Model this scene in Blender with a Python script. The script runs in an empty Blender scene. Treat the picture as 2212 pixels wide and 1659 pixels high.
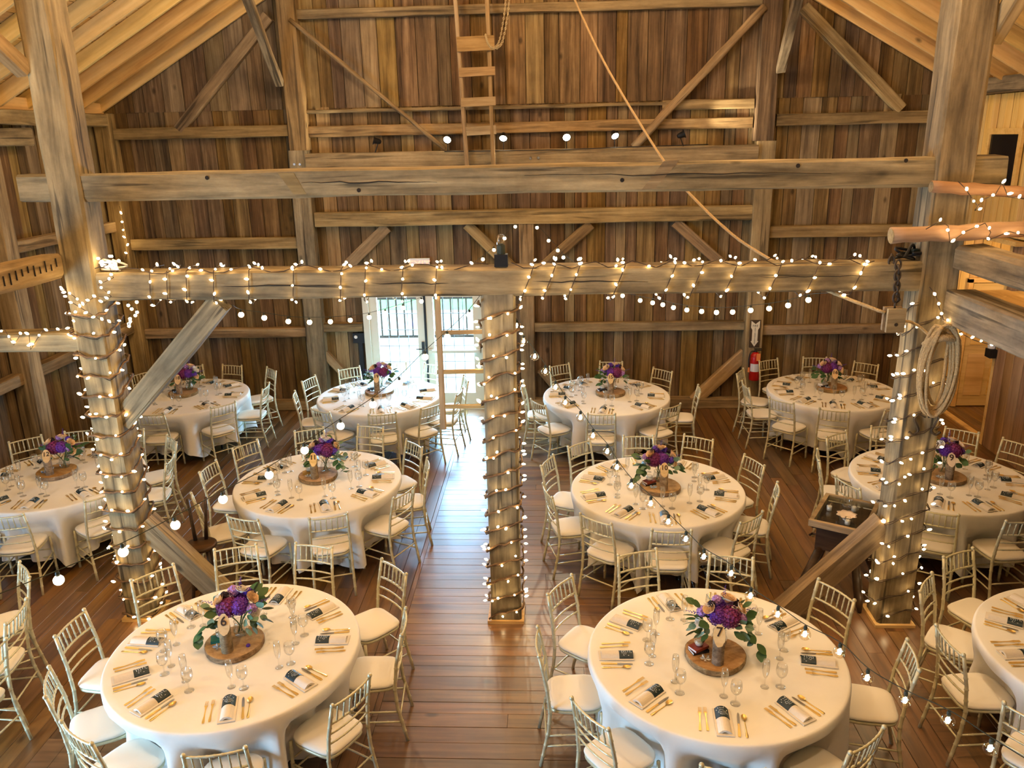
import bpy, bmesh, math, random
from math import sin, cos, pi, radians, sqrt, atan2, hypot
from mathutils import Vector, Matrix
random.seed(7)
scene = bpy.context.scene
C = scene.collection
# ------------------------------------------------------------------ camera
F_PX, PITCH, ROLL, YAW, CAM_H = 1738.1, radians(17.02), radians(-1.21), radians(2.893), 4.3725
CX, CY = 1106.0, 829.5
fwd = Vector((-sin(YAW) * cos(PITCH), cos(YAW) * cos(PITCH), -sin(PITCH)))
r0 = Vector((cos(YAW), sin(YAW), 0))
d0 = fwd.cross(r0)
rgt = r0 * cos(ROLL) - d0 * sin(ROLL)
dwn = r0 * sin(ROLL) + d0 * cos(ROLL)
cam_d = bpy.data.cameras.new('camera')
cam_d.sensor_width = 36.0
cam_d.sensor_fit = 'HORIZONTAL'
cam_d.lens = F_PX / 2212 * 36
cam_d.clip_start = .05
cam = bpy.data.objects.new('camera', cam_d)
C.objects.link(cam)
M = Matrix.Identity(4)
for i, a in enumerate((rgt, -dwn, -fwd)):
    M[0][i], M[1][i], M[2][i] = a
M[2][3] = CAM_H
cam.matrix_world = M
scene.camera = cam
scene.view_settings.view_transform = 'Standard'
scene.view_settings.look = 'None'
scene.view_settings.gamma = 1.0
scene.view_settings.use_curve_mapping = False
scene.view_settings.exposure = -.03
scene.cycles.transparent_max_bounces = 24
scene.cycles.max_bounces = 4
scene.cycles.diffuse_bounces = 2
scene.cycles.glossy_bounces = 3
scene.cycles.use_adaptive_sampling = True
scene.cycles.adaptive_threshold = .08
scene.cycles.adaptive_min_samples = 16
scene.cycles.use_denoising = True
scene.cycles.sample_clamp_indirect = 6.0

def ray(u, v):
    a, b = (u - CX) / F_PX, (v - CY) / F_PX
    return fwd + rgt * a + dwn * b
CAM = Vector((0, 0, CAM_H))
def at_y(u, v, y):
    d = ray(u, v); return CAM + d * (y / d.y)
def at_x(u, v, x):
    d = ray(u, v); return CAM + d * (x / d.x)
def at_z(u, v, z):
    d = ray(u, v); return CAM + d * ((z - CAM_H) / d.z)
def at_d(u, v, dist):
    return CAM + ray(u, v) * dist

# ------------------------------------------------------------------ world and lamps
w = bpy.data.worlds.new('daylight'); scene.world = w
w.use_nodes = True
bg = w.node_tree.nodes['Background']
bg.inputs[0].default_value = (.50, .79, 1.0, 1)
bg.inputs[1].default_value = 9.0

def light(name, kind, loc, power, col, size=.3, target=None, **kw):
    d = bpy.data.lights.new(name, kind)
    d.energy = power; d.color = col
    if kind == 'AREA':
        d.size = size
        if 'size_y' in kw: d.shape = 'RECTANGLE'; d.size_y = kw['size_y']
    else:
        d.shadow_soft_size = size
    if kind == 'SPOT':
        d.spot_size = radians(kw.get('angle', 70)); d.spot_blend = kw.get('blend', .6)
    o = bpy.data.objects.new(name, d); C.objects.link(o)
    o.location = loc
    if target is not None:
        o.rotation_euler = (Vector(target) - Vector(loc)).to_track_quat('-Z', 'Y').to_euler()
    return o
WARM = (1.0, .74, .46)
WARMER = (1.0, .70, .36)
DAY = (.34, .64, 1.0)
# added warm fill lights under the ridge, unseen, for even light on roof and walls
for i, (x, y, z, p) in enumerate([(-2.6, 2.2, 6.4, 205), (1.9, 2.2, 6.4, 205), (-2.6, 6.3, 6.6, 150), (1.9, 6.3, 6.6, 150),
                                  (-2.4, 9.6, 6.9, 175), (1.7, 9.6, 6.9, 175)]):
    light('ridge_fill_light', 'POINT', (x, y, z), p, WARM, .10)
# side-aisle lamps beyond the frame: left aisle over the wall plate, right loft over the boarding
light('aisle_lamp_light', 'POINT', (-5.3, 4.0, 4.4), 170, WARMER, .2)
light('loft_lamp_light', 'POINT', (4.9, 4.6, 4.3), 85, WARMER, .2)
light('hall_lamp_light', 'POINT', (6.9, 11.9, 2.3), 22, WARMER, .15)
# daylight through the glazed doors in the far wall and the open doorway low on the left
light('door_daylight', 'AREA', (-2.05, 13.35, 1.25), 1050, DAY, 1.9, (-2.05, 8.0, .6), size_y=2.1)
light('side_doorway_daylight', 'AREA', (-6.9, 1.6, 1.2), 560, DAY, 2.6, (0, 4.2, .4), size_y=2.0)
# ------------------------------------------------------------------ materials
def s2l(r, g, b):
    f = lambda c: (c / 255 / 12.92) if c / 255 <= .04045 else ((c / 255 + .055) / 1.055) ** 2.4
    return (f(r), f(g), f(b), 1)
MATS = {}
def newmat(name):
    m = bpy.data.materials.new(name); m.use_nodes = True
    MATS[name] = m
    nt = m.node_tree
    return m, nt, nt.nodes['Principled BSDF']
def plain(name, col, rough=.6, metal=0.0, spec=.5, noise=0.0, nscale=20, bump=0.0, sheen=0.0):
    m, nt, p = newmat(name)
    p.inputs['Base Color'].default_value = col
    p.inputs['Roughness'].default_value = rough
    p.inputs['Metallic'].default_value = metal
    p.inputs['Specular IOR Level'].default_value = spec
    if noise or bump:
        tc = nt.nodes.new('ShaderNodeTexCoord')
        n = nt.nodes.new('ShaderNodeTexNoise'); n.inputs['Scale'].default_value = nscale; n.inputs['Detail'].default_value = 4
        nt.links.new(tc.outputs['Object'], n.inputs['Vector'])
        if noise:
            hsv = nt.nodes.new('ShaderNodeHueSaturation'); hsv.inputs['Color'].default_value = col
            mr = nt.nodes.new('ShaderNodeMapRange')
            mr.inputs[1].default_value = .3; mr.inputs[2].default_value = .7
            mr.inputs[3].default_value = 1 - noise; mr.inputs[4].default_value = 1 + noise
            nt.links.new(n.outputs['Fac'], mr.inputs[0]); nt.links.new(mr.outputs[0], hsv.inputs['Value'])
            nt.links.new(hsv.outputs[0], p.inputs['Base Color'])
        if bump:
            b = nt.nodes.new('ShaderNodeBump'); b.inputs['Strength'].default_value = bump; b.inputs['Distance'].default_value = .02
            nt.links.new(n.outputs['Fac'], b.inputs['Height']); nt.links.new(b.outputs[0], p.inputs['Normal'])
    return m
def wood(name, ca, cb, cc, rough=.7, scale=9.0, stretch=.08, vary=.35, bump=.35, huevar=.03, knots=True, spec=.3, satvar=.25, stain=.0, checks=.0):
    """Long-grain wood: the grain runs along the object's local X axis, each object shifted and tinted on its own."""
    m, nt, p = newmat(name)
    N, L = nt.nodes, nt.links
    tc = N.new('ShaderNodeTexCoord'); oi = N.new('ShaderNodeObjectInfo')
    mul = N.new('ShaderNodeVectorMath'); mul.operation = 'MULTIPLY_ADD'
    cmb = N.new('ShaderNodeCombineXYZ')
    for k, f in enumerate((37.0, 19.0, 53.0)):
        t = N.new('ShaderNodeMath'); t.operation = 'MULTIPLY'; t.inputs[1].default_value = f
        L.new(oi.outputs['Random'], t.inputs[0]); L.new(t.outputs[0], cmb.inputs[k])
    mul.inputs[1].default_value = (1, 1, 1)
    L.new(tc.outputs['Object'], mul.inputs[0]); L.new(cmb.outputs[0], mul.inputs[2])
    mp = N.new('ShaderNodeMapping'); mp.inputs['Scale'].default_value = (stretch, 1, 1)
    L.new(mul.outputs[0], mp.inputs['Vector'])
    n1 = N.new('ShaderNodeTexNoise'); n1.inputs['Scale'].default_value = scale; n1.inputs['Detail'].default_value = 6; n1.inputs['Roughness'].default_value = .62; n1.inputs['Distortion'].default_value = .6
    L.new(mp.outputs[0], n1.inputs['Vector'])
    n2 = N.new('ShaderNodeTexNoise'); n2.inputs['Scale'].default_value = scale * 5.5; n2.inputs['Detail'].default_value = 3
    L.new(mp.outputs[0], n2.inputs['Vector'])
    ramp = N.new('ShaderNodeValToRGB')
    e = ramp.color_ramp.elements
    e[0].position = .28; e[0].color = ca
    e[1].position = .72; e[1].color = cc
    x = e.new(.5); x.color = cb
    mix = N.new('ShaderNodeMath'); mix.operation = 'MULTIPLY_ADD'; mix.inputs[1].default_value = .35
    sub = N.new('ShaderNodeMath'); sub.operation = 'SUBTRACT'; sub.inputs[1].default_value = .5
    L.new(n2.outputs['Fac'], sub.inputs[0]); L.new(sub.outputs[0], mix.inputs[0]); L.new(n1.outputs['Fac'], mix.inputs[2])
    L.new(mix.outputs[0], ramp.inputs['Fac'])
    hsv = N.new('ShaderNodeHueSaturation')
    def rng(f, lo, hi):
        a = N.new('ShaderNodeMath'); a.operation = 'MULTIPLY'; a.inputs[1].default_value = f
        b = N.new('ShaderNodeMath'); b.operation = 'FRACT'
        c = N.new('ShaderNodeMapRange'); c.inputs[3].default_value = lo; c.inputs[4].default_value = hi
        L.new(oi.outputs['Random'], a.inputs[0]); L.new(a.outputs[0], b.inputs[0]); L.new(b.outputs[0], c.inputs[0])
        return c.outputs[0]
    L.new(rng(7.13, .5 - huevar * .35, .5 + huevar), hsv.inputs['Hue'])
    L.new(rng(3.77, 1 - satvar, 1 + satvar * .5), hsv.inputs['Saturation'])
    L.new(rng(11.3, 1 - vary, 1 + vary), hsv.inputs['Value'])
    L.new(ramp.outputs[0], hsv.inputs['Color'])
    col = hsv.outputs[0]
    if knots:
        mk = N.new('ShaderNodeMapping'); mk.inputs['Scale'].default_value = (.55, 1, 1)
        L.new(mul.outputs[0], mk.inputs['Vector'])
        vo = N.new('ShaderNodeTexVoronoi'); vo.inputs['Scale'].default_value = 2.6
        L.new(mk.outputs[0], vo.inputs['Vector'])
        kr = N.new('ShaderNodeMapRange'); kr.inputs[1].default_value = .04; kr.inputs[2].default_value = .10; kr.inputs[3].default_value = .35; kr.inputs[4].default_value = 1.0
        L.new(vo.outputs['Distance'], kr.inputs[0])
        mm = N.new('ShaderNodeMix'); mm.data_type = 'RGBA'; mm.blend_type = 'MULTIPLY'; mm.inputs['Factor'].default_value = 1.0
        L.new(col, mm.inputs['A']); L.new(kr.outputs[0], mm.inputs['B'])
        col = mm.outputs['Result']
    if stain:
        ns = N.new('ShaderNodeTexNoise'); ns.inputs['Scale'].default_value = 2.2; ns.inputs['Detail'].default_value = 7; ns.inputs['Roughness'].default_value = .7
        ms = N.new('ShaderNodeMapping'); ms.inputs['Scale'].default_value = (.5, 1, 1)
        L.new(mul.outputs[0], ms.inputs['Vector']); L.new(ms.outputs[0], ns.inputs['Vector'])
        sr = N.new('ShaderNodeMapRange'); sr.inputs[1].default_value = .32; sr.inputs[2].default_value = .62; sr.inputs[3].default_value = 1 - stain; sr.inputs[4].default_value = 1.06
        L.new(ns.outputs['Fac'], sr.inputs[0])
        m2 = N.new('ShaderNodeMix'); m2.data_type = 'RGBA'; m2.blend_type = 'MULTIPLY'; m2.inputs['Factor'].default_value = 1.0
        L.new(col, m2.inputs['A']); L.new(sr.outputs[0], m2.inputs['B'])
        col = m2.outputs['Result']
    if checks:
        nc = N.new('ShaderNodeTexNoise'); nc.inputs['Scale'].default_value = 15; nc.inputs['Detail'].default_value = 2; nc.inputs['Distortion'].default_value = .3
        mc = N.new('ShaderNodeMapping'); mc.inputs['Scale'].default_value = (.045, 1, 1)
        L.new(mul.outputs[0], mc.inputs['Vector']); L.new(mc.outputs[0], nc.inputs['Vector'])
        cr_ = N.new('ShaderNodeMapRange'); cr_.inputs[1].default_value = .335; cr_.inputs[2].default_value = .385; cr_.inputs[3].default_value = 1 - checks; cr_.inputs[4].default_value = 1.0
        L.new(nc.outputs['Fac'], cr_.inputs[0])
        m3 = N.new('ShaderNodeMix'); m3.data_type = 'RGBA'; m3.blend_type = 'MULTIPLY'; m3.inputs['Factor'].default_value = 1.0
        L.new(col, m3.inputs['A']); L.new(cr_.outputs[0], m3.inputs['B'])
        col = m3.outputs['Result']
    L.new(col, p.inputs['Base Color'])
    p.inputs['Roughness'].default_value = rough
    p.inputs['Specular IOR Level'].default_value = spec
    if bump >= .5:
        b = N.new('ShaderNodeBump'); b.inputs['Strength'].default_value = bump; b.inputs['Distance'].default_value = .012
        L.new(mix.outputs[0], b.inputs['Height']); L.new(b.outputs[0], p.inputs['Normal'])
    return m
def glassy(name, tint=(1, 1, 1, 1), refl=.10, rough=.02):
    m = bpy.data.materials.new(name); m.use_nodes = True; MATS[name] = m
    nt = m.node_tree; nt.nodes.clear()
    o = nt.nodes.new('ShaderNodeOutputMaterial'); mx = nt.nodes.new('ShaderNodeMixShader')
    t = nt.nodes.new('ShaderNodeBsdfTransparent'); g = nt.nodes.new('ShaderNodeBsdfGlossy')
    t.inputs[0].default_value = tint; g.inputs['Roughness'].default_value = rough
    lw = nt.nodes.new('ShaderNodeLayerWeight'); lw.inputs['Blend'].default_value = .3
    mr = nt.nodes.new('ShaderNodeMapRange'); mr.inputs[3].default_value = refl * .4; mr.inputs[4].default_value = min(.8, refl * 4)
    nt.links.new(lw.outputs['Facing'], mr.inputs[0]); nt.links.new(mr.outputs[0], mx.inputs[0])
    nt.links.new(t.outputs[0], mx.inputs[1]); nt.links.new(g.outputs[0], mx.inputs[2]); nt.links.new(mx.outputs[0], o.inputs[0])
    return m
def glow(name, col, strength):
    m, nt, p = newmat(name)
    p.inputs['Base Color'].default_value = (1, .9, .7, 1)
    p.inputs['Emission Color'].default_value = col
    p.inputs['Emission Strength'].default_value = strength
    return m
wood('barn_board', s2l(62, 44, 25), s2l(110, 82, 49), s2l(150, 119, 79), .85, 7.5, .05, .22, .6, .014, satvar=.2, stain=.38)
wood('barn_board_grey', s2l(90, 70, 44), s2l(136, 110, 72), s2l(168, 142, 98), .85, 7.5, .05, .18, .6, .012, satvar=.25, stain=.32)
wood('hewn', s2l(88, 75, 55), s2l(142, 122, 92), s2l(178, 157, 122), .8, 5.5, .08, .08, .7, .01, satvar=.12, stain=.5, checks=.65)
wood('girt', s2l(104, 82, 54), s2l(154, 126, 86), s2l(188, 160, 116), .8, 6, .06, .13, .6, .012, satvar=.12, stain=.42, checks=.5)
wood('pine', s2l(192, 142, 78), s2l(224, 178, 106), s2l(238, 198, 130), .55, 5, .06, .10, .1, .01, satvar=.1, stain=.12)
wood('pine_room', s2l(200, 152, 82), s2l(226, 182, 108), s2l(236, 196, 128), .5, 6, .06, .08, .1, .008, satvar=.08)
wood('aged_board', s2l(120, 86, 56), s2l(160, 120, 82), s2l(180, 142, 102), .7, 6, .06, .12, .25, .01, satvar=.12, stain=.2)
wood('floor_plank', s2l(74, 46, 23), s2l(118, 80, 43), s2l(148, 106, 62), .33, 5.5, .06, .20, .05, .012, spec=1.0, satvar=.12, stain=.28)
wood('ladder_wood', s2l(120, 96, 62), s2l(162, 132, 90), s2l(188, 160, 116), .75, 8, .08, .10, .3, .01, knots=False, stain=.2)
wood('dark_wood', s2l(40, 26, 16), s2l(66, 44, 28), s2l(84, 58, 38), .4, 8, .1, .15, .1, .01, knots=False)
wood('slab_top', s2l(140, 100, 60), s2l(178, 136, 90), s2l(196, 158, 112), .6, 14, .6, .1, .1, .01, knots=False)
wood('bark', s2l(92, 70, 46), s2l(134, 108, 76), s2l(170, 144, 110), .9, 16, .5, .15, .8, .01, knots=False)
wood('cut_face', s2l(200, 158, 102), s2l(220, 182, 128), s2l(230, 196, 144), .6, 10, .5, .06, .05, .01, knots=False)
plain('crack', s2l(30, 22, 16), .9)
plain('linen', s2l(240, 234, 224), .85, noise=.03, nscale=4, bump=.35, spec=.2)
plain('cushion', s2l(244, 234, 216), .75, spec=.25)
plain('gold_paint', s2l(214, 205, 168), .34, metal=.25, noise=.08, nscale=40)
plain('gold_metal', s2l(244, 210, 130), .30, metal=.85)
plain('napkin', s2l(226, 214, 196), .85, noise=.03, nscale=60)
plain('card_dark', s2l(24, 44, 48), .45)
plain('ink_white', s2l(235, 235, 228), .7)
plain('ink_dark', s2l(52, 32, 18), .8)
plain('black', s2l(20, 19, 20), .5)
plain('dark_metal', s2l(38, 36, 36), .45, metal=.6)
plain('iron', s2l(70, 58, 46), .6, metal=.5, noise=.2)
plain('steel', s2l(170, 170, 172), .3, metal=1.0)
plain('wire_brown', s2l(62, 44, 28), .8)
plain('garland', s2l(112, 86, 60), .9, noise=.25, nscale=60, bump=.5)
plain('cord_green', s2l(40, 48, 38), .7)
plain('rope', s2l(188, 158, 112), .95, noise=.2, nscale=90, bump=.6)
plain('chain', s2l(196, 178, 140), .45, metal=.6)
plain('white_paint', s2l(214, 208, 190), .55)
plain('white_plastic', s2l(235, 232, 226), .4)
plain('red_paint', s2l(186, 24, 18), .3)
plain('tag_orange', s2l(236, 140, 74), .7)
plain('label_white', s2l(222, 222, 228), .6)
plain('sign_back', s2l(66, 50, 34), .6)
plain('sign_cream', s2l(226, 218, 196), .6)
plain('cloth_pink', s2l(226, 206, 188), .9)
plain('wax', s2l(246, 242, 232), .5)
plain('leaf_green', s2l(62, 96, 50), .55, noise=.2, nscale=14)
plain('leaf_sage', s2l(112, 140, 112), .6, noise=.15, nscale=14)
plain('leaf_dark', s2l(40, 62, 36), .5, noise=.2, nscale=14)
plain('hydrangea_purple', s2l(108, 44, 150), .7, noise=.3, nscale=30)
plain('hydrangea_wine', s2l(112, 30, 88), .7, noise=.3, nscale=30)
plain('lilac', s2l(178, 132, 196), .7, noise=.15, nscale=30)
plain('violet', s2l(92, 52, 168), .7, noise=.2, nscale=30)
plain('plum_dark', s2l(38, 14, 38), .7)
plain('rose_peach', s2l(246, 206, 160), .65, noise=.06, nscale=25)
plain('rose_white', s2l(246, 232, 216), .65)
plain('stem', s2l(72, 100, 52), .6)
plain('book_red', s2l(150, 62, 40), .5)
plain('book_teal', s2l(36, 124, 112), .5)
plain('book_black', s2l(34, 30, 32), .5)
plain('book_mustard', s2l(190, 146, 62), .5)
plain('paper', s2l(232, 228, 222), .8)
plain('paper_blue', s2l(186, 204, 226), .7)
plain('deck', s2l(210, 206, 196), .8)
plain('rail_dark', s2l(70, 54, 44), .7)
plain('tree_leaf', s2l(120, 172, 110), .8, noise=.35, nscale=3)
plain('lawn', s2l(130, 170, 110), .9)
glassy('glass', (.99, .995, .99, 1), .16, .05)
glassy('glass_pane', (.95, .98, .97, 1), .08)
glassy('bulb_glass', (1, .96, .88, 1), .12)
glow('mini_bulb', (1.0, .72, .36, 1), 34)
glow('globe_lit', (1.0, .76, .44, 1), 9)
glow('filament', (1.0, .80, .48, 1), 45)
glow('spot_lens', (1.0, .90, .66, 1), 40)
glow('exit_red', (1.0, .12, .06, 1), 2.0)
plain('window_dark', s2l(20, 20, 22), .15)
# ------------------------------------------------------------------ mesh helpers
class MB:
    def __init__(s): s.v = []; s.f = []
    def add(s, v, f):
        n = len(s.v); s.v += [tuple(p) for p in v]; s.f += [tuple(i + n for i in q) for q in f]; return s
    def box(s, c, d, M=None):
        x, y, z = (k / 2 for k in d)
        v = [Vector((i * x, j * y, k * z)) for k in (-1, 1) for j in (-1, 1) for i in (-1, 1)]
        if M is not None: v = [M @ p for p in v]
        v = [p + Vector(c) for p in v]
        return s.add(v, [(0, 2, 3, 1), (4, 5, 7, 6), (0, 1, 5, 4), (2, 6, 7, 3), (0, 4, 6, 2), (1, 3, 7, 5)])
    def tube(s, pts, rad, n=8, caps=True, closed=False):
        pts = [Vector(p) for p in pts]
        if not hasattr(rad, '__len__'): rad = [rad] * len(pts)
        m = len(pts); up = None; v = []
        for i, p in enumerate(pts):
            if closed: t = pts[(i + 1) % m] - pts[i - 1]
            else: t = pts[min(i + 1, m - 1)] - pts[max(i - 1, 0)]
            t.normalize()
            if up is None:
                up = Vector((0, 0, 1)) if abs(t.z) < .9 else Vector((0, 1, 0))
            a = t.cross(up)
            if a.length < 1e-6: a = t.orthogonal()
            a.normalize(); up = a.cross(t).normalized()
            for k in range(n):
                th = 2 * pi * k / n
                v.append(p + (a * cos(th) + up * sin(th)) * rad[i])
        f = []
        for i in range(m if closed else m - 1):
            j = (i + 1) % m
            for k in range(n):
                l = (k + 1) % n
                f.append((i * n + k, i * n + l, j * n + l, j * n + k))
        if caps and not closed:
            f.append(tuple(range(n - 1, -1, -1))); f.append(tuple(range((m - 1) * n, m * n)))
        return s.add(v, f)
    def lathe(s, prof, n=16, c=(0, 0, 0), axis=None):
        v = []; f = []; m = len(prof); c = Vector(c)
        R = Matrix.Identity(3) if axis is None else Vector((0, 0, 1)).rotation_difference(Vector(axis)).to_matrix()
        for r, z in prof:
            for k in range(n):
                th = 2 * pi * k / n
                v.append(c + R @ Vector((r * cos(th), r * sin(th), z)))
        for i in range(m - 1):
            for k in range(n):
                l = (k + 1) % n
                f.append((i * n + k, i * n + l, (i + 1) * n + l, (i + 1) * n + k))
        if prof[0][0] > 1e-5: f.append(tuple(range(n - 1, -1, -1)))
        if prof[-1][0] > 1e-5: f.append(tuple(range((m - 1) * n, m * n)))
        return s.add(v, f)
    def open_lathe(s, prof, n=16, c=(0, 0, 0)):
        k0 = len(s.f); s.lathe(prof, n, c)
        s.f = [q for i, q in enumerate(s.f) if i < k0 or len(q) == 4]
        return s
    def ball(s, c, r, n=10, m=6, sc=(1, 1, 1)):
        pr = [(r * sin(pi * i / m), -r * cos(pi * i / m)) for i in range(m + 1)]
        k = MB().lathe([(max(a, 1e-6), b) for a, b in pr], n)
        c = Vector(c)
        return s.add([c + Vector((p[0] * sc[0], p[1] * sc[1], p[2] * sc[2])) for p in k.v], [q for q in k.f if len(q) == 4])
    def mesh(s, name, mat, smooth=False):
        me = bpy.data.meshes.new(name)
        me.from_pydata(s.v, [], s.f); me.update()
        if mat: me.materials.append(MATS[mat] if isinstance(mat, str) else mat)
        if smooth: me.shade_smooth()
        return me
def mk(name, data, parent=None, loc=None, rz=None, M=None):
    o = bpy.data.objects.new(name, data); C.objects.link(o)
    if parent is not None: o.parent = parent
    if M is not None: o.matrix_basis = M
    else:
        if loc is not None: o.location = loc
        if rz is not None: o.rotation_euler = (0, 0, rz) if not hasattr(rz, '__len__') else rz
    return o
def tag(o, label, cat, group=None):
    o['label'] = label; o['category'] = cat
    if group: o['group'] = group
    return o
def struct(o, label=None):
    o['kind'] = 'structure'
    if label: o['label'] = label
    return o
def timber_mesh(length, wy, hz, mat, jit=.0, cham=.012, step=.45, rnd=None):
    """Squared timber: length along local X from 0, chamfered, slightly uneven."""
    rnd = rnd or random
    n = max(1, int(length / step)) if jit else 1
    a, b = wy / 2, hz / 2; c = min(cham, a * .5, b * .5)
    sec = [(a - c, -b), (a, -b + c), (a, b - c), (a - c, b), (-a + c, b), (-a, b - c), (-a, -b + c), (-a + c, -b)]
    v = []; f = []
    for i in range(n + 1):
        x = length * i / n
        for (y, z) in sec:
            v.append((x, y + rnd.uniform(-jit, jit), z + rnd.uniform(-jit, jit)))
    for i in range(n):
        for k in range(8):
            l = (k + 1) % 8
            f.append((i * 8 + k, i * 8 + l, i * 8 + 8 + l, i * 8 + 8 + k))
    f.append(tuple(range(7, -1, -1))); f.append(tuple(range(n * 8, n * 8 + 8)))
    me = bpy.data.meshes.new('timber'); me.from_pydata(v, [], f); me.update()
    me.materials.append(MATS[mat])
    return me
def axis_frame(p0, p1, up=(0, 0, 1)):
    p0, p1 = Vector(p0), Vector(p1)
    x = (p1 - p0).normalized(); up = Vector(up)
    if abs(x.dot(up)) > .98: up = Vector((0, 1, 0))
    y = up.cross(x).normalized(); z = x.cross(y)
    M = Matrix.Identity(4)
    for i, a in enumerate((x, y, z)): M[0][i], M[1][i], M[2][i] = a
    M[0][3], M[1][3], M[2][3] = p0
    return M
def timber(name, p0, p1, wy, hz, mat, parent=None, jit=.006, cham=.012, up=(0, 0, 1), step=.45):
    """wy: width across, hz: height along `up`; p0-p1 is the centre line."""
    L = (Vector(p1) - Vector(p0)).length
    return mk(name, timber_mesh(L, wy, hz, mat, jit, cham, step), parent, M=axis_frame(p0, p1, up))
def boards(parent, name, origin, du, dl, nrm, total, length, wid, thick, mat, gap=.004, wvar=.35, rnd=None, uneven=.006, lens=None):
    """Lay boards side by side along du, each running along dl; returns them. lens(u) -> (start, end) along dl."""
    rnd = rnd or random
    origin, du, dl, nrm = map(Vector, (origin, du, dl, nrm))
    u = 0; out = []
    while u < total - .02:
        w_ = min(wid * rnd.uniform(1 - wvar, 1 + wvar), total - u)
        a, b = lens(u + w_ / 2) if lens else (0, length)
        if b - a > .05:
            off = rnd.uniform(-uneven, uneven)
            p0 = origin + du * (u + w_ / 2) + dl * a + nrm * off
            me = timber_mesh(b - a, w_ - gap, thick, mat if isinstance(mat, str) else rnd.choice(mat), 0, .004)
            out.append(mk(name, me, parent, M=axis_frame(p0, p0 + dl * (b - a), nrm)))
        u += w_
    return out
def curve_pts(pts, n=8):
    """Catmull-Rom through the points."""
    P = [Vector(p) for p in pts]; P = [P[0] * 2 - P[1]] + P + [P[-1] * 2 - P[-2]]; out = []
    for i in range(1, len(P) - 2):
        a, b, c, d = P[i - 1:i + 3]
        for k in range(n):
            t = k / n
            out.append(.5 * ((2 * b) + (c - a) * t + (2 * a - 5 * b + 4 * c - d) * t * t + (3 * b - a - 3 * c + d) * t ** 3))
    out.append(P[-2]); return out
def ordinal(k):
    return ['nearest', 'first', 'second', 'third', 'fourth', 'fifth', 'sixth', 'seventh', 'eighth', 'ninth', 'tenth', 'eleventh'][k]

def font_mesh(cu, name):
    t = bpy.data.objects.new('text', cu)
    me = bpy.data.meshes.new_from_object(t); me.name = name
    bpy.data.objects.remove(t); bpy.data.curves.remove(cu)
    return me
# ------------------------------------------------------------------ the setting
YB, YW = 6.587, 12.83            # front face of the open frame, front of the girts on the far wall
XL, XR = -7.05, 6.2
RX, RZ, RS = -.38, 8.55, .56     # ridge line and roof slope (underside of rafters)
def roof_z(x): return RZ - RS * abs(x - RX)

# floor
fb = MB().box((.6, 4.0, -.07), (15.6, 18.2, .08))
floor = struct(mk('floor', fb.mesh('floor', 'crack')), 'brown wooden plank floor of the barn hall')
planks = []
rf = random.Random(3)
def plank_rows(x0, x1, y0, y1, along, wid=.152):
    u = (y0 if along == 'x' else x0); top = (y1 if along == 'x' else x1)
    while u < top - .01:
        w_ = min(wid * rf.uniform(.82, 1.16), top - u)
        a0, a1 = (x0, x1) if along == 'x' else (y0, y1)
        a = a0
        while a < a1 - .01:
            l = rf.uniform(2.2, 4.4) if a > a0 else rf.uniform(1.0, 3.6)
            b = min(a + l, a1)
            if a1 - b < .5: b = a1
            planks.append((a, b, u + w_ / 2, w_, along)); a = b
        u += w_
plank_rows(XL, -1.39, 3.0, 12.95, 'y')
plank_rows(-1.39, 1.15, 3.0, 12.95, 'x')
plank_rows(1.15, 8.2, 3.0, 12.95, 'y')
def prank(q):
    a, b, c, w_, al = q
    m = ((a + b) / 2, c) if al == 'x' else (c, (a + b) / 2)
    d = Vector((m[0], m[1], -CAM_H)); zc = d.dot(fwd)
    u, v = CX + F_PX * d.dot(rgt) / zc, CY + F_PX * d.dot(dwn) / zc
    inside = -150 < u < 2360 and v < 1750
    return -((b - a) * w_ / zc ** 3) if inside else 1
planks.sort(key=prank)
rest = MB()
for i, (a, b, c, w_, al) in enumerate(planks):
    dz = rf.uniform(-.0012, .0012)
    if al == 'x': p0, p1 = (a + .0015, c, -.012 + dz), (b - .0015, c, -.012 + dz)
    else: p0, p1 = (c, a + .0015, -.012 + dz), (c, b - .0015, -.012 + dz)
    if i < 296:
        timber('plank', p0, p1, w_ - .003, .024, 'floor_plank', floor, jit=0, cham=.002)
    else:
        mid = (Vector(p0) + Vector(p1)) / 2
        rest.box(mid, (b - a - .003, w_ - .003, .024) if al == 'x' else (w_ - .003, b - a - .003, .024))
rest.box((.6, -1.0, -.012), (15.4, 7.98, .024))
po = mk('plank_field', rest.mesh('plank_field', 'floor_plank'), floor); po['kind'] = 'stuff'

# far wall: backing with the door opening, then single boards, then its timbers
DX0, DX1, DZ = -3.08, -1.04, 2.16
wb = MB()
def slab(x0, x1, z0, z1, y=13.06): wb.box(((x0 + x1) / 2, y, (z0 + z1) / 2), (x1 - x0, .06, z1 - z0))
slab(-7.2, DX0, -.1, 4.9); slab(DX1, 8.3, -.1, 4.9); slab(DX0, DX1, DZ, 4.9)
n0 = len(wb.v)
wb.add([(-7.2, 13.03, 4.9), (8.3, 13.03, 4.9), (RX, 13.03, 9.2), (-7.2, 13.09, 4.9), (8.3, 13.09, 4.9), (RX, 13.09, 9.2)],
       [(0, 1, 2), (5, 4, 3), (0, 3, 4, 1), (1, 4, 5, 2), (2, 5, 3, 0)])
wall_back = struct(mk('wall_back', wb.mesh('wall_back', 'crack')), 'far gable wall of dark vertical barn boards with timber girts')
rw = random.Random(11)
def low_lens(u):
    x = XL + u
    return (DZ + .02, 4.88) if DX0 - .02 < x < DX1 + .02 else (0, 4.88)
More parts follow.
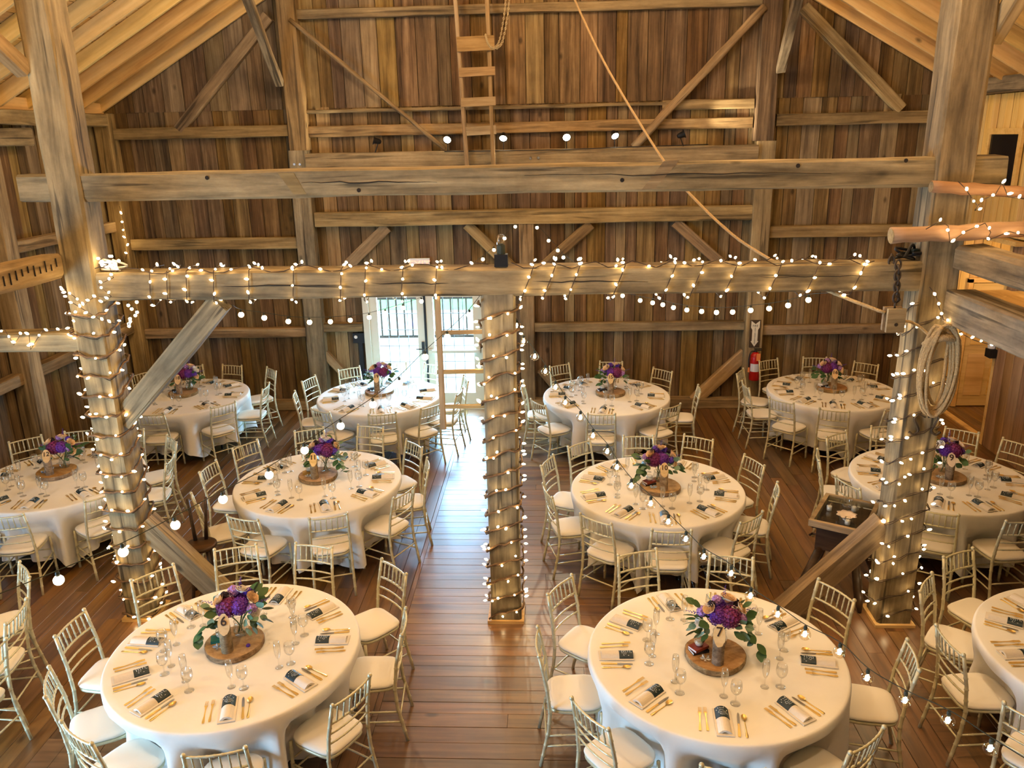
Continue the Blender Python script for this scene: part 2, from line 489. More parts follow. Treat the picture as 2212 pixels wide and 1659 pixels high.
boards(wall_back, 'board', (XL, 12.985, 0), (1, 0, 0), (0, 0, 1), (0, -1, 0), 13.25, 4.88, .235, .03,
       ['barn_board', 'barn_board', 'barn_board', 'barn_board_grey'], gap=.007, rnd=rw, lens=low_lens)
boards(wall_back, 'board', (XL, 12.975, 4.86), (1, 0, 0), (0, 0, 1), (0, -1, 0), 13.25, 4.0, .25, .03,
       ['barn_board', 'barn_board', 'barn_board', 'barn_board_grey'], gap=.007, rnd=rw, lens=lambda u: (0, roof_z(XL + u) - 4.86 + .12))
def W(u, v, y=YW): return at_y(u, v, y)
def wtimber(name, a, b, th, dep=.13, mat='girt', y=YW, jit=.006, round_=False):
    """Timber on the far wall between two pixels (centre line), th metres wide, front face at y."""
    p0, p1 = at_y(a[0], a[1], y), at_y(b[0], b[1], y)
    p0.y += dep / 2; p1.y += dep / 2
    return timber(name, p0, p1, dep, th, mat, wall_back, jit, up=(0, -1, 0) if abs(p1.z - p0.z) > abs(p1.x - p0.x) * 3 else (0, 0, 1))
def wvert(name, x0, x1, z0, z1, dep=.2, mat='girt', y=YW):
    return timber(name, ((x0 + x1) / 2, y + dep / 2, z0), ((x0 + x1) / 2, y + dep / 2, z1), x1 - x0, dep, mat, wall_back, .006, up=(0, -1, 0))
def whorz(name, x0, x1, z0, z1, dep=.13, mat='girt', y=YW):
    return timber(name, (x0, y + dep / 2, (z0 + z1) / 2), (x1, y + dep / 2, (z0 + z1) / 2), dep, z1 - z0, mat, wall_back, .006)
whorz('sill', XL + .05, DX0 - .12, .0, .17, .18, 'girt', 12.79)
whorz('sill', DX1 + .12, XR - .1, .0, .17, .18, 'girt', 12.79)
wvert('corner_post', -7.02, -6.78, .0, 4.85, .26, 'girt', 12.72)
wvert('post', -4.03, -3.74, .17, 4.25, .22, 'hewn', 12.74)
wvert('post', -4.00, -3.72, 4.25, 6.5, .22, 'girt', 12.76)
wvert('post', 3.12, 3.40, .17, 4.25, .22, 'girt', 12.74)
wvert('post', 3.08, 3.36, 4.25, 6.45, .22, 'barn_board', 12.76)
wvert('post', -.49, -.26, .17, 3.08, .14, 'girt', 12.80)
whorz('tie_beam', -3.74, 3.12, 3.975, 4.20, .30, 'girt', 12.66)
whorz('girt', -3.72, 3.20, 3.075, 3.30, .16, 'girt', 12.78)
whorz('girt', -6.78, -4.03, 4.46, 4.63)
whorz('girt', -6.78, -4.03, 2.74, 2.92)
whorz('girt', -6.78, -4.03, 1.27, 1.43)
whorz('girt', -3.74, -3.10, 1.36, 1.50)
whorz('girt', 3.40, 6.1, 4.46, 4.63)
whorz('girt', 3.40, 6.1, 2.79, 2.97)
whorz('girt', -.26, 3.12, 1.32, 1.47)
whorz('girt', 3.40, 6.1, 1.24, 1.39)
whorz('girt', -3.72, 3.08, 6.12, 6.25)
whorz('rail', -3.72, 1.75, 4.79, 4.84, .06, 'girt', 12.86)
whorz('rail', 1.7, 3.06, 4.72, 4.86, .05, 'girt', 12.86)
whorz('rail', -3.72, 3.06, 4.44, 4.60, .05, 'girt', 12.88)
wtimber('brace', (578, 35), (383, 280), .17)
wtimber('brace', (1738, 15), (1950, 235), .17)
wtimber('brace', (835, 490), (700, 625), .17)
wtimber('brace', (1008, 485), (1112, 586), .17)
wtimber('brace', (1277, 485), (1164, 586), .17)
wtimber('brace', (1458, 480), (1582, 590), .17)
wtimber('brace', (700, 765), (752, 820), .13)
wtimber('brace', (1112, 830), (1052, 890), .14)
wtimber('brace', (1168, 800), (1222, 862), .14)
wtimber('brace', (1612, 765), (1500, 868), .20)
# thin pole and round pole that cross the upper part of the far wall
for a, b, r_ in (((625, 42), (962, 322), .032), ((1652, 15), (1368, 318), .062)):
    p0, p1 = at_y(*a, 12.74), at_y(*b, 12.72)
    n_ = 12; rp = random.Random(5)
    mb = MB().tube([(i / n_ * (p1 - p0).length, rp.uniform(-.006, .006), rp.uniform(-.006, .006)) for i in range(n_ + 1)], [r_ * rp.uniform(.9, 1.08) for _ in range(n_ + 1)], 10)
    mk('pole', mb.mesh('pole', 'girt', True), wall_back, M=axis_frame(p0, p1))
# knee braces from the far posts towards the hall
for u0, v0, u1, v1 in ((603, 180, 528, -20), (1686, 150, 1728, -20)):
    p0 = at_y(u0, v0, 12.72); p1 = at_y(u1, v1, 11.3)
    timber('knee_brace', p0, p1, .12, .12, 'hewn', wall_back, .008)
# bolt heads on the tie beam
for u, v in ((1146, 342), (1163, 341), (636, 355), (648, 355)):
    p = at_y(u, v, 12.655)
    mk('bolt', MB().lathe([(.022, 0), (.018, .012)], 8, axis=(0, -1, 0)).mesh('bolt', 'steel'), wall_back, loc=p)

# left wall
lw = MB()
def lslab(y0, y1, z0, z1): lw.box((XL - .1, (y0 + y1) / 2, (z0 + z1) / 2), (.06, y1 - y0, z1 - z0))
lslab(2.9, 13.05, -.1, 5.0); lslab(-5, .3, -.1, 5.0); lslab(.3, 2.9, 2.2, 5.0)
wall_left = struct(mk('wall_left', lw.mesh('wall_left', 'barn_board')), 'left barn wall of dark vertical boards')
boards(wall_left, 'board', (XL - .03, 6.0, 0), (0, 1, 0), (0, 0, 1), (1, 0, 0), 7.0, 4.8, .24, .03,
       ['barn_board', 'barn_board', 'barn_board_grey'], gap=.008, rnd=rw)
def lh(name, z0, z1, y0, y1, dep=.13, mat='girt', x=XL):
    return timber(name, (x + dep / 2, y0, (z0 + z1) / 2), (x + dep / 2, y1, (z0 + z1) / 2), dep, z1 - z0, mat, wall_left, .006)
lh('plate', 4.66, 4.84, 5, 12.8, .26); lh('girt', 4.40, 4.62, 5, 10.9, .2, 'hewn')
lh('girt', 3.06, 3.22, 5, 12.75); lh('girt', 1.40, 1.56, 5, 12.75, .16)
timber('post', (XL + .14, 9.92, 0), (XL + .14, 9.92, 4.66), .26, .26, 'girt', wall_left, .008, up=(0, -1, 0))
timber('post', (XL + .14, 6.75, 0), (XL + .14, 6.75, 4.66), .26, .26, 'girt', wall_left, .008, up=(0, -1, 0))
lh('sill', .0, .2, 5, 12.7, .2)

# right wall: brown boards below, pale pine above, window and the lit passage with its pine door
rwm = MB()
def rslab(y0, y1, z0, z1): rwm.box((XR + .12, (y0 + y1) / 2, (z0 + z1) / 2), (.06, y1 - y0, z1 - z0))
rslab(-5, 11.2, -.1, 2.95); rslab(-5, 13.03, 2.95, 5.0)
wall_right = struct(mk('wall_right', rwm.mesh('wall_right', 'barn_board')), 'right wall with brown boards below and pale pine boards above')
rb = random.Random(21)
boards(wall_right, 'board', (XR + .02, 6.5, 0), (0, 1, 0), (0, 0, 1), (-1, 0, 0), 4.7, 2.93, .19, .03, 'aged_board', gap=.010, rnd=rb, wvar=.2)
WP = [at_x(u, v, XR) for u, v in ((2143, 290), (2202, 290), (2185, 400), (2136, 398))]
wy0, wy1 = 7.25, 8.05
boards(wall_right, 'board', (XR + .02, 4.5, 2.95), (0, 1, 0), (0, 0, 1), (-1, 0, 0), 8.45, 1.86,   .165, .03, 'pine_room', gap=.016, rnd=rb, wvar=.15)
# passage behind: end wall, side wall, ceiling
pas = struct(mk('wall_passage', MB().box((8.28, 12.0, 1.4), (.06, 2.2, 2.9)).box((7.2, 12.0, 2.9), (2.2, 2.2, .06)).box((7.2, 11.17, 1.4), (2.0, .06, 2.9)).mesh('wall_passage', 'pine_room')), 'pale pine passage beyond the right wall')
boards(pas, 'board', (XR + .1, 12.9, 0), (1, 0, 0), (0, 0, 1), (0, -1, 0), 2.0, 2.85, .14, .03, 'pine_room', gap=.006, rnd=rb, wvar=.1)
d2 = struct(mk('door_2', None, loc=(6.62, 12.86, 0)), 'pine panel door at the end of the passage')
mk('door_leaf', MB().box((.42, 0, 1.03), (.8, .04, 2.02)).mesh('door_leaf', 'pine_room'), d2)
for sx in (-1, 1):
    for z0, z1 in ((.2, .9), (1.05, 1.5), (1.62, 1.92)):
        mk('panel', MB().box((.42 + sx * .185, -.022, (z0 + z1) / 2), (.28, .016, z1 - z0)).mesh('panel', 'pine_room'), d2)
mk('door_frame', MB().box((-.03, -.01, 1.06), (.07, .06, 2.1)).box((.87, -.01, 1.06), (.07, .06, 2.1)).box((.42, -.01, 2.09), (.97, .06, .07)).mesh('door_frame', 'pine_room'), d2)
mk('threshold', MB().box((6.33, 12.0, .012), (.10, 1.6, .024)).mesh('threshold', 'pine_room'), floor)
# small window in the pine wall
win = struct(mk('window_1', None, loc=(XR - .01, 0, 0)), 'small dark window in the pale pine wall')
pc = [at_x(u, v, XR - .01) for u, v in ((2141, 288), (2203, 395))]
wya, wyb = 8.18, 7.62
zt = at_x(2170, 290, XR).z; zb = at_x(2165, 402, XR).z
mk('pane', MB().box((-.012, 0, 0), (.01, .72, zt - zb)).mesh('pane', 'window_dark'), win, loc=(0, at_x(2168, 345, XR).y, (zt + zb) / 2))
fm = MB()
hy = .36; hz_ = (zt - zb) / 2
for s in (-1, 1):
    fm.box((-.02, s * (hy + .04), 0), (.04, .08, 2 * hz_ + .16)); fm.box((-.02, 0, s * (hz_ + .04)), (.04, 2 * hy, .08))
mk('window_frame', fm.mesh('window_frame', 'pine_room'), win, loc=(0, at_x(2168, 345, XR).y, (zt + zb) / 2))
# plates on the right
timber('plate', (XR - .1, 4.5, 4.92), (XR - .1, 12.7, 4.92), .24, .2, 'hewn', wall_right)
timber('plate', (XR - .12, 4.5, 4.68), (XR - .12, 10.6, 4.68), .22, .2, 'hewn', wall_right)

# front end of the hall behind the camera
wf = MB().box((.6, -5.0, 4.2), (15.6, .08, 8.8))
struct(mk('wall_front', wf.mesh('wall_front', 'barn_board')), 'near barn wall behind the viewpoint')

# roof
rm = MB()
for s, xe in ((-1, -7.5), (1, 6.9)):
    z0, z1 = roof_z(xe) + .27, RZ + .27
    v = [(xe, -5, z0), (xe, 13.2, z0), (RX, 13.2, z1), (RX, -5, z1)]
    rm.add(v + [(x, y, z + .05) for x, y, z in v], [(0, 1, 2, 3), (7, 6, 5, 4), (0, 4, 5, 1), (1, 5, 6, 2), (2, 6, 7, 3), (3, 7, 4, 0)])
ceiling = struct(mk('ceiling', rm.mesh('ceiling', 'pine')), 'open pine roof with rafters and sheathing boards')
rr = random.Random(9)
for s, xe in ((-1, -7.5), (1, 6.9)):
    d = Vector((s, 0, -RS)).normalized(); up = Vector((s * RS, 0, 1)).normalized()
    L = (Vector((xe, 0, roof_z(xe))) - Vector((RX, 0, RZ))).length
    boards(ceiling, 'board', Vector((RX, 4.0, RZ + .22)) + d * 3.4, d, (0, 1, 0), -up, L - 3.4, 9.0, .2, .03, 'pine', gap=.008, rnd=rr, wvar=.15, uneven=.003)
    y = 12.86
    while y > 4.0:
        a = Vector((RX, y, RZ + .09)) + d * 2.2; b = Vector((RX, y, RZ + .09)) + d * (L - .15)
        timber('rafter', a, b, .055, .19, 'pine', ceiling, .002, .004, up=up)
        y -= .61
# inner eave boards, seen as the pale band above the left and right plates
timber('eave_board', (XL + .12, 5, 4.93), (XL + .12, 12.9, 4.93), .03, .16, 'pine', ceiling, .002)
timber('eave_board', (XR - .02, 5, 5.05), (XR - .02, 12.9, 5.05), .03, .14, 'pine', ceiling, .002)
# ------------------------------------------------------------------ the open timber frame across the hall
def post(x0, x1, y0, y1, z1, label):
    m = timber_mesh(z1, x1 - x0, y1 - y0, 'hewn', .008, .018, .35)
    o = mk('timber_post', m, M=axis_frame(((x0 + x1) / 2, (y0 + y1) / 2, .03), ((x0 + x1) / 2, (y0 + y1) / 2, z1), (0, -1, 0)))
    pl = MB().box((0, 0, 0), (x1 - x0 + .06, y1 - y0 + .06, .03)).mesh('plinth', 'pine_room')
    p = mk('plinth', pl, o, M=axis_frame(((x0 + x1) / 2, (y0 + y1) / 2, .03), ((x0 + x1) / 2, (y0 + y1) / 2, z1), (0, -1, 0)).inverted() @ Matrix.Translation(((x0 + x1) / 2, (y0 + y1) / 2, .015)))
    return tag(o, label, 'post')
PL = (-4.10, -3.83, YB - .012, 6.86); PC = (-.578, -.296, YB + .006, 6.85); PR = (2.99, 3.29, YB - .012, 6.88)
post_l = post(*PL, 6.95, 'tall grey hewn post on the left, lower half wrapped in fairy lights')
post_c = post(*PC, 3.115, 'middle grey hewn post wrapped in fairy lights, standing in the centre aisle')
post_r = post(*PR, 6.95, 'tall grey hewn post on the right carrying the coiled rope')
def crack(parent, pts, wdt=.008, dep=.012):
    """Dark drying crack: thin sliver set into the face, pts in world."""
    mi = parent.matrix_basis.inverted()
    P = [mi @ Vector(p) for p in pts]
    n = len(P)
    mb = MB().tube(P, [max(.0012, wdt * .5 * sin(pi * (i + .5) / n)) for i in range(n)], 5)
    mk('crack', mb.mesh('crack', 'crack'), parent)
rc = random.Random(4)
def crack_line(parent, x0, x1, z0, z1, y, n=14, wdt=.010):
    crack(parent, [(x0 + (x1 - x0) * i / n, y, z0 + (z1 - z0) * i / n + rc.uniform(-.008, .008)) for i in range(n + 1)], wdt)
beam_lo = tag(timber('tie_beam', (-3.83, 6.72, 3.233), (2.99, 6.72, 3.233), .26, .235, 'hewn', None, .007, .02), 'lower grey cross beam hung with fairy lights between the three posts', 'beam')
crack_line(beam_lo, -3.0, -1.5, 3.235, 3.215, YB + .004)
crack_line(beam_lo, -1.7, -.7, 3.24, 3.225, YB + .004)
crack_line(beam_lo, -.3, .8, 3.23, 3.225, YB + .004)
crack_line(beam_lo, 1.6, 2.9, 3.25, 3.245, YB + .004, wdt=.006)
beam_up = tag(timber('tie_beam', (-4.36, 6.72, 4.051), (3.54, 6.72, 4.051), .235, .222, 'hewn', None, .007, .02), 'upper bare grey cross beam running the full width above the lit one', 'beam')
crack_line(beam_up, -2.0, -.9, 4.06, 4.05, YB + .014); crack_line(beam_up, -.2, 2.2, 4.08, 4.06, YB + .014, wdt=.007)
def on_face(parent, u, v, r_, y, name='peg_hole'):
    p = at_y(u, v, y)
    mk(name, MB().lathe([(r_, 0), (r_ * .9, .003)], 10, axis=(0, -1, 0)).mesh(name, 'crack'), parent, M=parent.matrix_basis.inverted() @ Matrix.Translation(p))
for u, v in ((447, 384), (1724, 358), (1957, 347), (775, 411), (1344, 389)): on_face(beam_up, u, v, .017, YB + .014)
for u, v in ((600, 398), (1390, 368)):   # old slanted lap notches
    q = [at_y(*p, YB + .0145) for p in (((u, v - 24), (u + 34, v - 24), (u + 62, v + 22), (u + 34, v + 22)) if u < 1000 else ((u + 44, v - 20), (u + 78, v - 22), (u + 24, v + 40), (u - 4, v + 42)))]
    mb = MB().add(q + [p + Vector((0, .006, 0)) for p in q], [(0, 1, 2, 3), (7, 6, 5, 4), (0, 4, 5, 1), (1, 5, 6, 2), (2, 6, 7, 3), (3, 7, 4, 0)])
    mk('lap_notch', mb.mesh('lap_notch', 'barn_board_grey'), beam_up, M=beam_up.matrix_basis.inverted())
def brace(u0, v0, u1, v1, th, dep, label, y=6.72, mat='hewn', yend=None):
    p0, p1 = at_y(u0, v0, y), at_y(u1, v1, yend or y)
    return tag(timber('brace', p0, p1, dep, th, mat, None, .008, .014, up=(0, -1, 0) if False else (0, 0, 1)), label, 'brace')
b1 = brace(478, 652, 268, 905, .185, .17, 'long grey diagonal brace from left post up to the lit beam')
p0, p1 = at_y(440, 690, YB + .03), at_y(300, 860, YB + .03)
d_ = timber('brace', (-3.84, 6.72, .98), (-3.0, 6.72, .0), .17, .2, 'girt', None, .008); tag(d_, 'low slanted foot brace at the base of the left post', 'brace')
d_ = timber('brace', (3.0, 6.72, .98), (2.12, 6.72, .0), .17, .2, 'girt', None, .008); tag(d_, 'low slanted foot brace at the base of the right post', 'brace')
# upper struts at the post heads
tag(timber('brace', (-4.12, 6.6, 4.95), (-4.35, 5.9, 5.6), .12, .12, 'girt', None, .006), 'short knee brace at upper left of the tall left post', 'brace')
tag(timber('brace', (3.32, 6.7, 5.0), (3.5, 6.2, 5.8), .12, .12, 'girt', None, .006), 'short knee brace at the top of the tall right post', 'brace')
# beams that leave the frame sideways and towards the camera
tag(timber('girt', (-7.0, 6.72, 2.745), (-4.10, 6.72, 2.745), .2, .165, 'hewn', None, .006), 'grey girt with fairy lights running left from the left post', 'beam')
axb = tag(timber('girt', (-4.17, 6.56, 3.43), (-4.17, 2.0, 3.43), .2, .20, 'girt', None, .010, .03), 'hewn axe-marked beam coming forward from the left post', 'beam')
tag(timber('girt', (3.33, 6.56, 3.39), (3.33, 2.2, 3.39), .24, .20, 'hewn', None, .010, .03), 'mossy grey beam coming forward from the right post', 'beam')
tag(timber('girt', (3.30, 6.56, 3.0), (3.30, 2.2, 3.0), .24, .26, 'hewn', None, .006, .012), 'broad pale loft beam below the mossy one on the right', 'beam')
loft = struct(mk('floor_loft', MB().box((4.75, 4.3, 3.06), (2.8, 4.4, .03)).mesh('floor_loft', 'pine_room')), 'loft floor of pine boards on the right')
boards(loft, 'board', (3.42, 2.2, 3.10), (1, 0, 0), (0, 1, 0), (0, 0, 1), 2.7, 4.38, .2, .03, 'pine_room', gap=.006, rnd=random.Random(2))
def pole(a, b, r_, label):
    n_ = 14; rp = random.Random(int(abs(a.x) * 100))
    L = (b - a).length
    mb = MB().tube([(i / n_ * L, rp.uniform(-.006, .006), rp.uniform(-.006, .006)) for i in range(n_ + 1)], [r_ * rp.uniform(.94, 1.06) for _ in range(n_ + 1)], 12)
    o = mk('log_rail', mb.mesh('log_rail', 'aged_board', True), M=axis_frame(a, b))
    mk('sawn_end', MB().lathe([(r_ * .97, 0), (r_ * .9, .004)], 14, axis=(-1, 0, 0)).mesh('sawn_end', 'girt'), o, loc=(-.001, 0, 0))
    return tag(o, label, 'rail')
pole(at_y(1925, 510, 6.40), at_y(2330, 488, 6.40), .062, 'thick round log rail with fairy lights crossing the right post')
pole(at_y(2012, 404, 6.48), at_y(2330, 422, 6.48), .045, 'thinner round log rail above, right of the right post')

# fixed ladder rungs on the middle post
lad = tag(mk('post_ladder', None, loc=(-.96, 6.72, 1.9)), 'plain wooden rung ladder fixed to the middle post before the doors', 'ladder')
mk('stile', timber_mesh(1.22, .05, .06, 'ladder_wood', .003, .006), lad, M=axis_frame((0, 0, 0), (.0, 0, 1.2), (0, -1, 0)))
for v in (718, 803, 878):
    z = at_y(1000, v, 6.72).z - 1.9
    mk('rung', timber_mesh(.44, .03, .035, 'ladder_wood', .002, .006), lad, M=axis_frame((-.03, -.01, z), (.40, -.01, z + .008)))
# hatch ladder against the far wall
lad2 = tag(mk('wall_ladder', None, loc=(0, 0, 0)), 'tall board ladder leaning on the upper far wall', 'ladder')
ra = [at_y(1009, 360, 12.50), at_y(982, -30, 12.62)]; rb_ = [at_y(1066, 358, 12.50), at_y(1051, -30, 12.62)]
for a, b in (ra, rb_): timber('rail', a, b, .06, .09, 'ladder_wood', lad2, .003, up=(0, -1, 0))
for v, hgt in ((95, .20), (156, .125), (221, .125), (283, .13)):
    a, b = at_y(987 + (v - 95) * .075, v + 1, 12.50), at_y(1068 + (v - 95) * .02, v - 3, 12.50)
    timber('rung', a, b, .03, hgt, 'ladder_wood', lad2, .002, .004)

ra_ = random.Random(40)
for k in range(11):
    h_ = ra_.uniform(.05, .09)
    mk('axe_mark', MB().box((-4.066, 6.46 - .075 * k, 3.44 + ra_.uniform(-.02, .03)), (.008, .007, h_)).mesh('axe_mark', 'crack'), axb, M=axb.matrix_basis.inverted())
# ------------------------------------------------------------------ chairs
def bamboo(p0, p1, r, nodes, n=8, bulge=.0035):
    """Turned stick with bamboo rings between two or more points."""
    pts = [Vector(p) for p in (p0 if isinstance(p0, list) else [p0, p1])]
    seg = [0]
    for a, b in zip(pts, pts[1:]): seg.append(seg[-1] + (b - a).length)
    L = seg[-1]
    def P(s):
        for i in range(len(pts) - 1):
            if s <= seg[i + 1] + 1e-9: return pts[i].lerp(pts[i + 1], (s - seg[i]) / (seg[i + 1] - seg[i]))
        return pts[-1]
    ss = {0.0: r, L: r}
    for s in seg: ss[s] = r
    for k in range(nodes):
        c = L * (k + 1) / (nodes + 1)
        ss[c - .008] = r; ss[c] = r + bulge; ss[c + .008] = r
    key = sorted(ss)
    return MB().tube([P(s) for s in key], [ss[s] for s in key], n)
SW, TW = .193, .178      # half width at the seat and at the top of the back
CH = {}
def chair_meshes():
    for s in (-1, 1):
        m = bamboo([(s * .198, -.265, 0), (s * .193, -.205, .30), (s * .192, -.195, .45), (s * .186, -.215, .66), (s * TW, -.265, .905)], None, .0135, 9)
        m.ball((s * TW, -.268, .912), .0165, 8, 5)
        CH['back_post%d' % s] = ('back_post', m.mesh('back_post', 'gold_paint', True))
        CH['leg%d' % s] = ('leg', bamboo((s * .188, .185, 0), (s * .18, .175, .44), .0135, 4).mesh('leg', 'gold_paint', True))
        for k, z in enumerate((.17, .26)):
            CH['side%d%d' % (s, k)] = ('stretcher', bamboo((s * .196, -.225 + .01 * k, z), (s * .185, .18, z), .0075, 3, 6, .002).mesh('stretcher', 'gold_paint', True))
    def rail(z, y, w_, bow, r, nodes):
        pts = [Vector((w_ * t, y - bow * (1 - t * t), z)) for t in (-1, -.6, -.2, .2, .6, 1)]
        return bamboo(pts, None, r, nodes, 6, .0022).mesh('rail', 'gold_paint', True)
    CH['top_rail'] = ('top_rail', rail(.895, -.262, TW, .022, .0085, 7))
    CH['rail1'] = ('rail', rail(.755, -.236, .182, .022, .0085, 7))
    CH['rail2'] = ('rail', rail(.668, -.217, .186, .022, .0075, 5))
    CH['rail3'] = ('rail', rail(.588, -.208, .188, .022, .0075, 5))
    for k in range(6):
        x = -.132 + .264 * k / 5; b = .022 * (1 - (x / .18) ** 2)
        CH['spindle%d' % k] = ('spindle', bamboo((x, -.236 - b, .755), (x, -.262 - b, .895), .0062, 2, 6, .0022).mesh('spindle', 'gold_paint', True))
    for k, z in enumerate((.20, .29)):
        CH['front%d' % k] = ('stretcher', bamboo((-.186, .182, z), (.186, .182, z), .0075, 3, 6, .002).mesh('stretcher', 'gold_paint', True))
    CH['backs'] = ('stretcher', bamboo((-.195, -.222, .23), (.195, -.222, .23), .0075, 3, 6, .002).mesh('stretcher', 'gold_paint', True))
    def outline(k, grow):
        n = 28; o = []
        for i in range(n):
            th = 2 * pi * i / n
            c, s_ = cos(th), sin(th)
            e = .42 if s_ < 0 else .62
            x = math.copysign(abs(c) ** e, c); y = math.copysign(abs(s_) ** e, s_)
            o.append(((.185 + .012 * y + grow) * x * k, (.195 + grow) * y * k - .002))
        return o
    def loft_(rows, mat, name):
        v = []; f = []; n = 28
        for k, g, z in rows:
            v += [(x, y, z) for x, y in outline(k, g)]
        for i in range(len(rows) - 1):
            for j in range(n):
                l = (j + 1) % n; f.append((i * n + j, i * n + l, i * n + n + l, i * n + n + j))
        f.append(tuple(range(n - 1, -1, -1))); f.append(tuple(range((len(rows) - 1) * n, len(rows) * n)))
        return MB().add(v, f).mesh(name, mat, True)
    CH['frame'] = ('seat_frame', loft_([(1, -.005, .425), (1, .004, .432), (1, .004, .448), (1, -.004, .452)], 'gold_paint', 'seat_frame'))
    CH['cushion'] = ('cushion', loft_([(1, -.012, .452), (1, .006, .462), (1, .010, .474), (1, .002, .486), (.85, 0, .494), (.5, 0, .499)], 'cushion', 'cushion'))
chair_meshes()
TAB = {6: (-2.36, 5.06), 7: (1.17, 5.03), 10: (1.12, 7.91), 11: (-2.58, 8.11), 15: (.80, 11.15), 19: (-2.52, 11.19), 16: (4.07, 11.30),
       12: (-5.60, 8.20), 18: (-5.45, 11.22), 9: (4.18, 8.18), 8: (4.02, 5.08), 5: (-5.45, 5.0)}
# chair backs around each table: (bearing in degrees, distance of the back from the table centre)
RING = {6: [(8, 1.25), (43, 1.40), (81, 1.35), (111, 1.38), (141, 1.33), (175, 1.31), (209, 1.20), (242, 1.19), (287, 1.25), (328, 1.18)],
        7: [(33, 1.26), (72, 1.25), (109, 1.33), (147, 1.32), (182, 1.27), (221, 1.23), (263, 1.24), (304, 1.20), (354, 1.32)],
        10: [(22, 1.17), (62, 1.33), (94, 1.22), (128, 1.26), (159, 1.25), (197, 1.20), (235, 1.18), (269, 1.21), (308, 1.21), (345, 1.17)],
        11: [(7, 1.2), (39, 1.23), (79, 1.42), (109, 1.37), (144, 1.35), (176, 1.28), (216, 1.3), (250, 1.24), (291, 1.18), (331, 1.18)],
        12: [(12, 1.22), (44, 1.28), (80, 1.28), (110, 1.25), (137, 1.3), (279, 1.25), (321, 1.2), (175, 1.25), (210, 1.25), (245, 1.25)],
        18: [(2, 1.18), (45, 1.38), (79, 1.25), (109, 1.26), (142, 1.32), (272, 1.16), (318, 1.18), (178, 1.24), (225, 1.22)],
        19: [(18, 1.30), (63, 1.35), (90, 1.33), (124, 1.24), (158, 1.27), (197, 1.19), (242, 1.21), (283, 1.23), (315, 1.26), (347, 1.24)],
        15: [(42, 1.25), (83, 1.34), (119, 1.34), (178, 1.19), (217, 1.19), (262, 1.19), (312, 1.19), (354, 1.31)],
        16: [(49, 1.28), (83, 1.35), (117, 1.36), (155, 1.33), (186, 1.28), (220, 1.28), (253, 1.30), (288, 1.27), (12, 1.25), (325, 1.25)],
        9: [(30, 1.36), (57, 1.34), (95, 1.26), (129, 1.26), (164, 1.24), (200, 1.2), (244, 1.2), (278, 1.28), (316, 1.25)],
        8: [(114, 1.34), (145, 1.27), (181, 1.2), (217, 1.35)],
        5: [(46, 1.32), (350, 1.42), (15, 1.3)]}
NUM = {6: 'six', 7: 'seven', 9: 'nine', 10: 'ten', 11: 'eleven', 12: 'twelve', 15: 'fifteen', 16: 'sixteen', 18: 'eighteen', 19: 'nineteen'}
def tname(n):
    return {8: 'the right-edge table', 5: 'the left-edge table'}.get(n) or 'table ' + NUM[n]
def from_nearest(angs):
    """indices sorted clockwise (seen from above) starting at the bearing nearest the camera"""
    near = min(range(len(angs)), key=lambda i: abs((angs[i] - 270 + 180) % 360 - 180))
    order = sorted(range(len(angs)), key=lambda i: (angs[near] - angs[i]) % 360)
    return order
rch = random.Random(31)
for n, ring in RING.items():
    tx, ty = TAB[n]
    order = from_nearest([a for a, _ in ring])
    for k, i in enumerate(order):
        a, r_ = ring[i]
        a = radians(a)
        r_ = max(r_, 1.21)
        rr_ = r_ - .265
        root = mk('banquet_chair', None, loc=(tx + cos(a) * rr_, ty + sin(a) * rr_, 0), rz=a + pi / 2 + radians(rch.uniform(-5, 5)))
        # the front of the chair (+Y) looks at the table centre
        if k == 0: lab = 'gold spindle-back chair with ivory cushion, nearest the camera at %s' % tname(n)
        else: lab = 'gold spindle-back chair with ivory cushion, %s clockwise from the nearest at %s' % (ordinal(k), tname(n))
        tag(root, lab, 'chair', 'gold chairs at ' + tname(n))
        for nm, me in CH.values(): mk(nm, me, root)

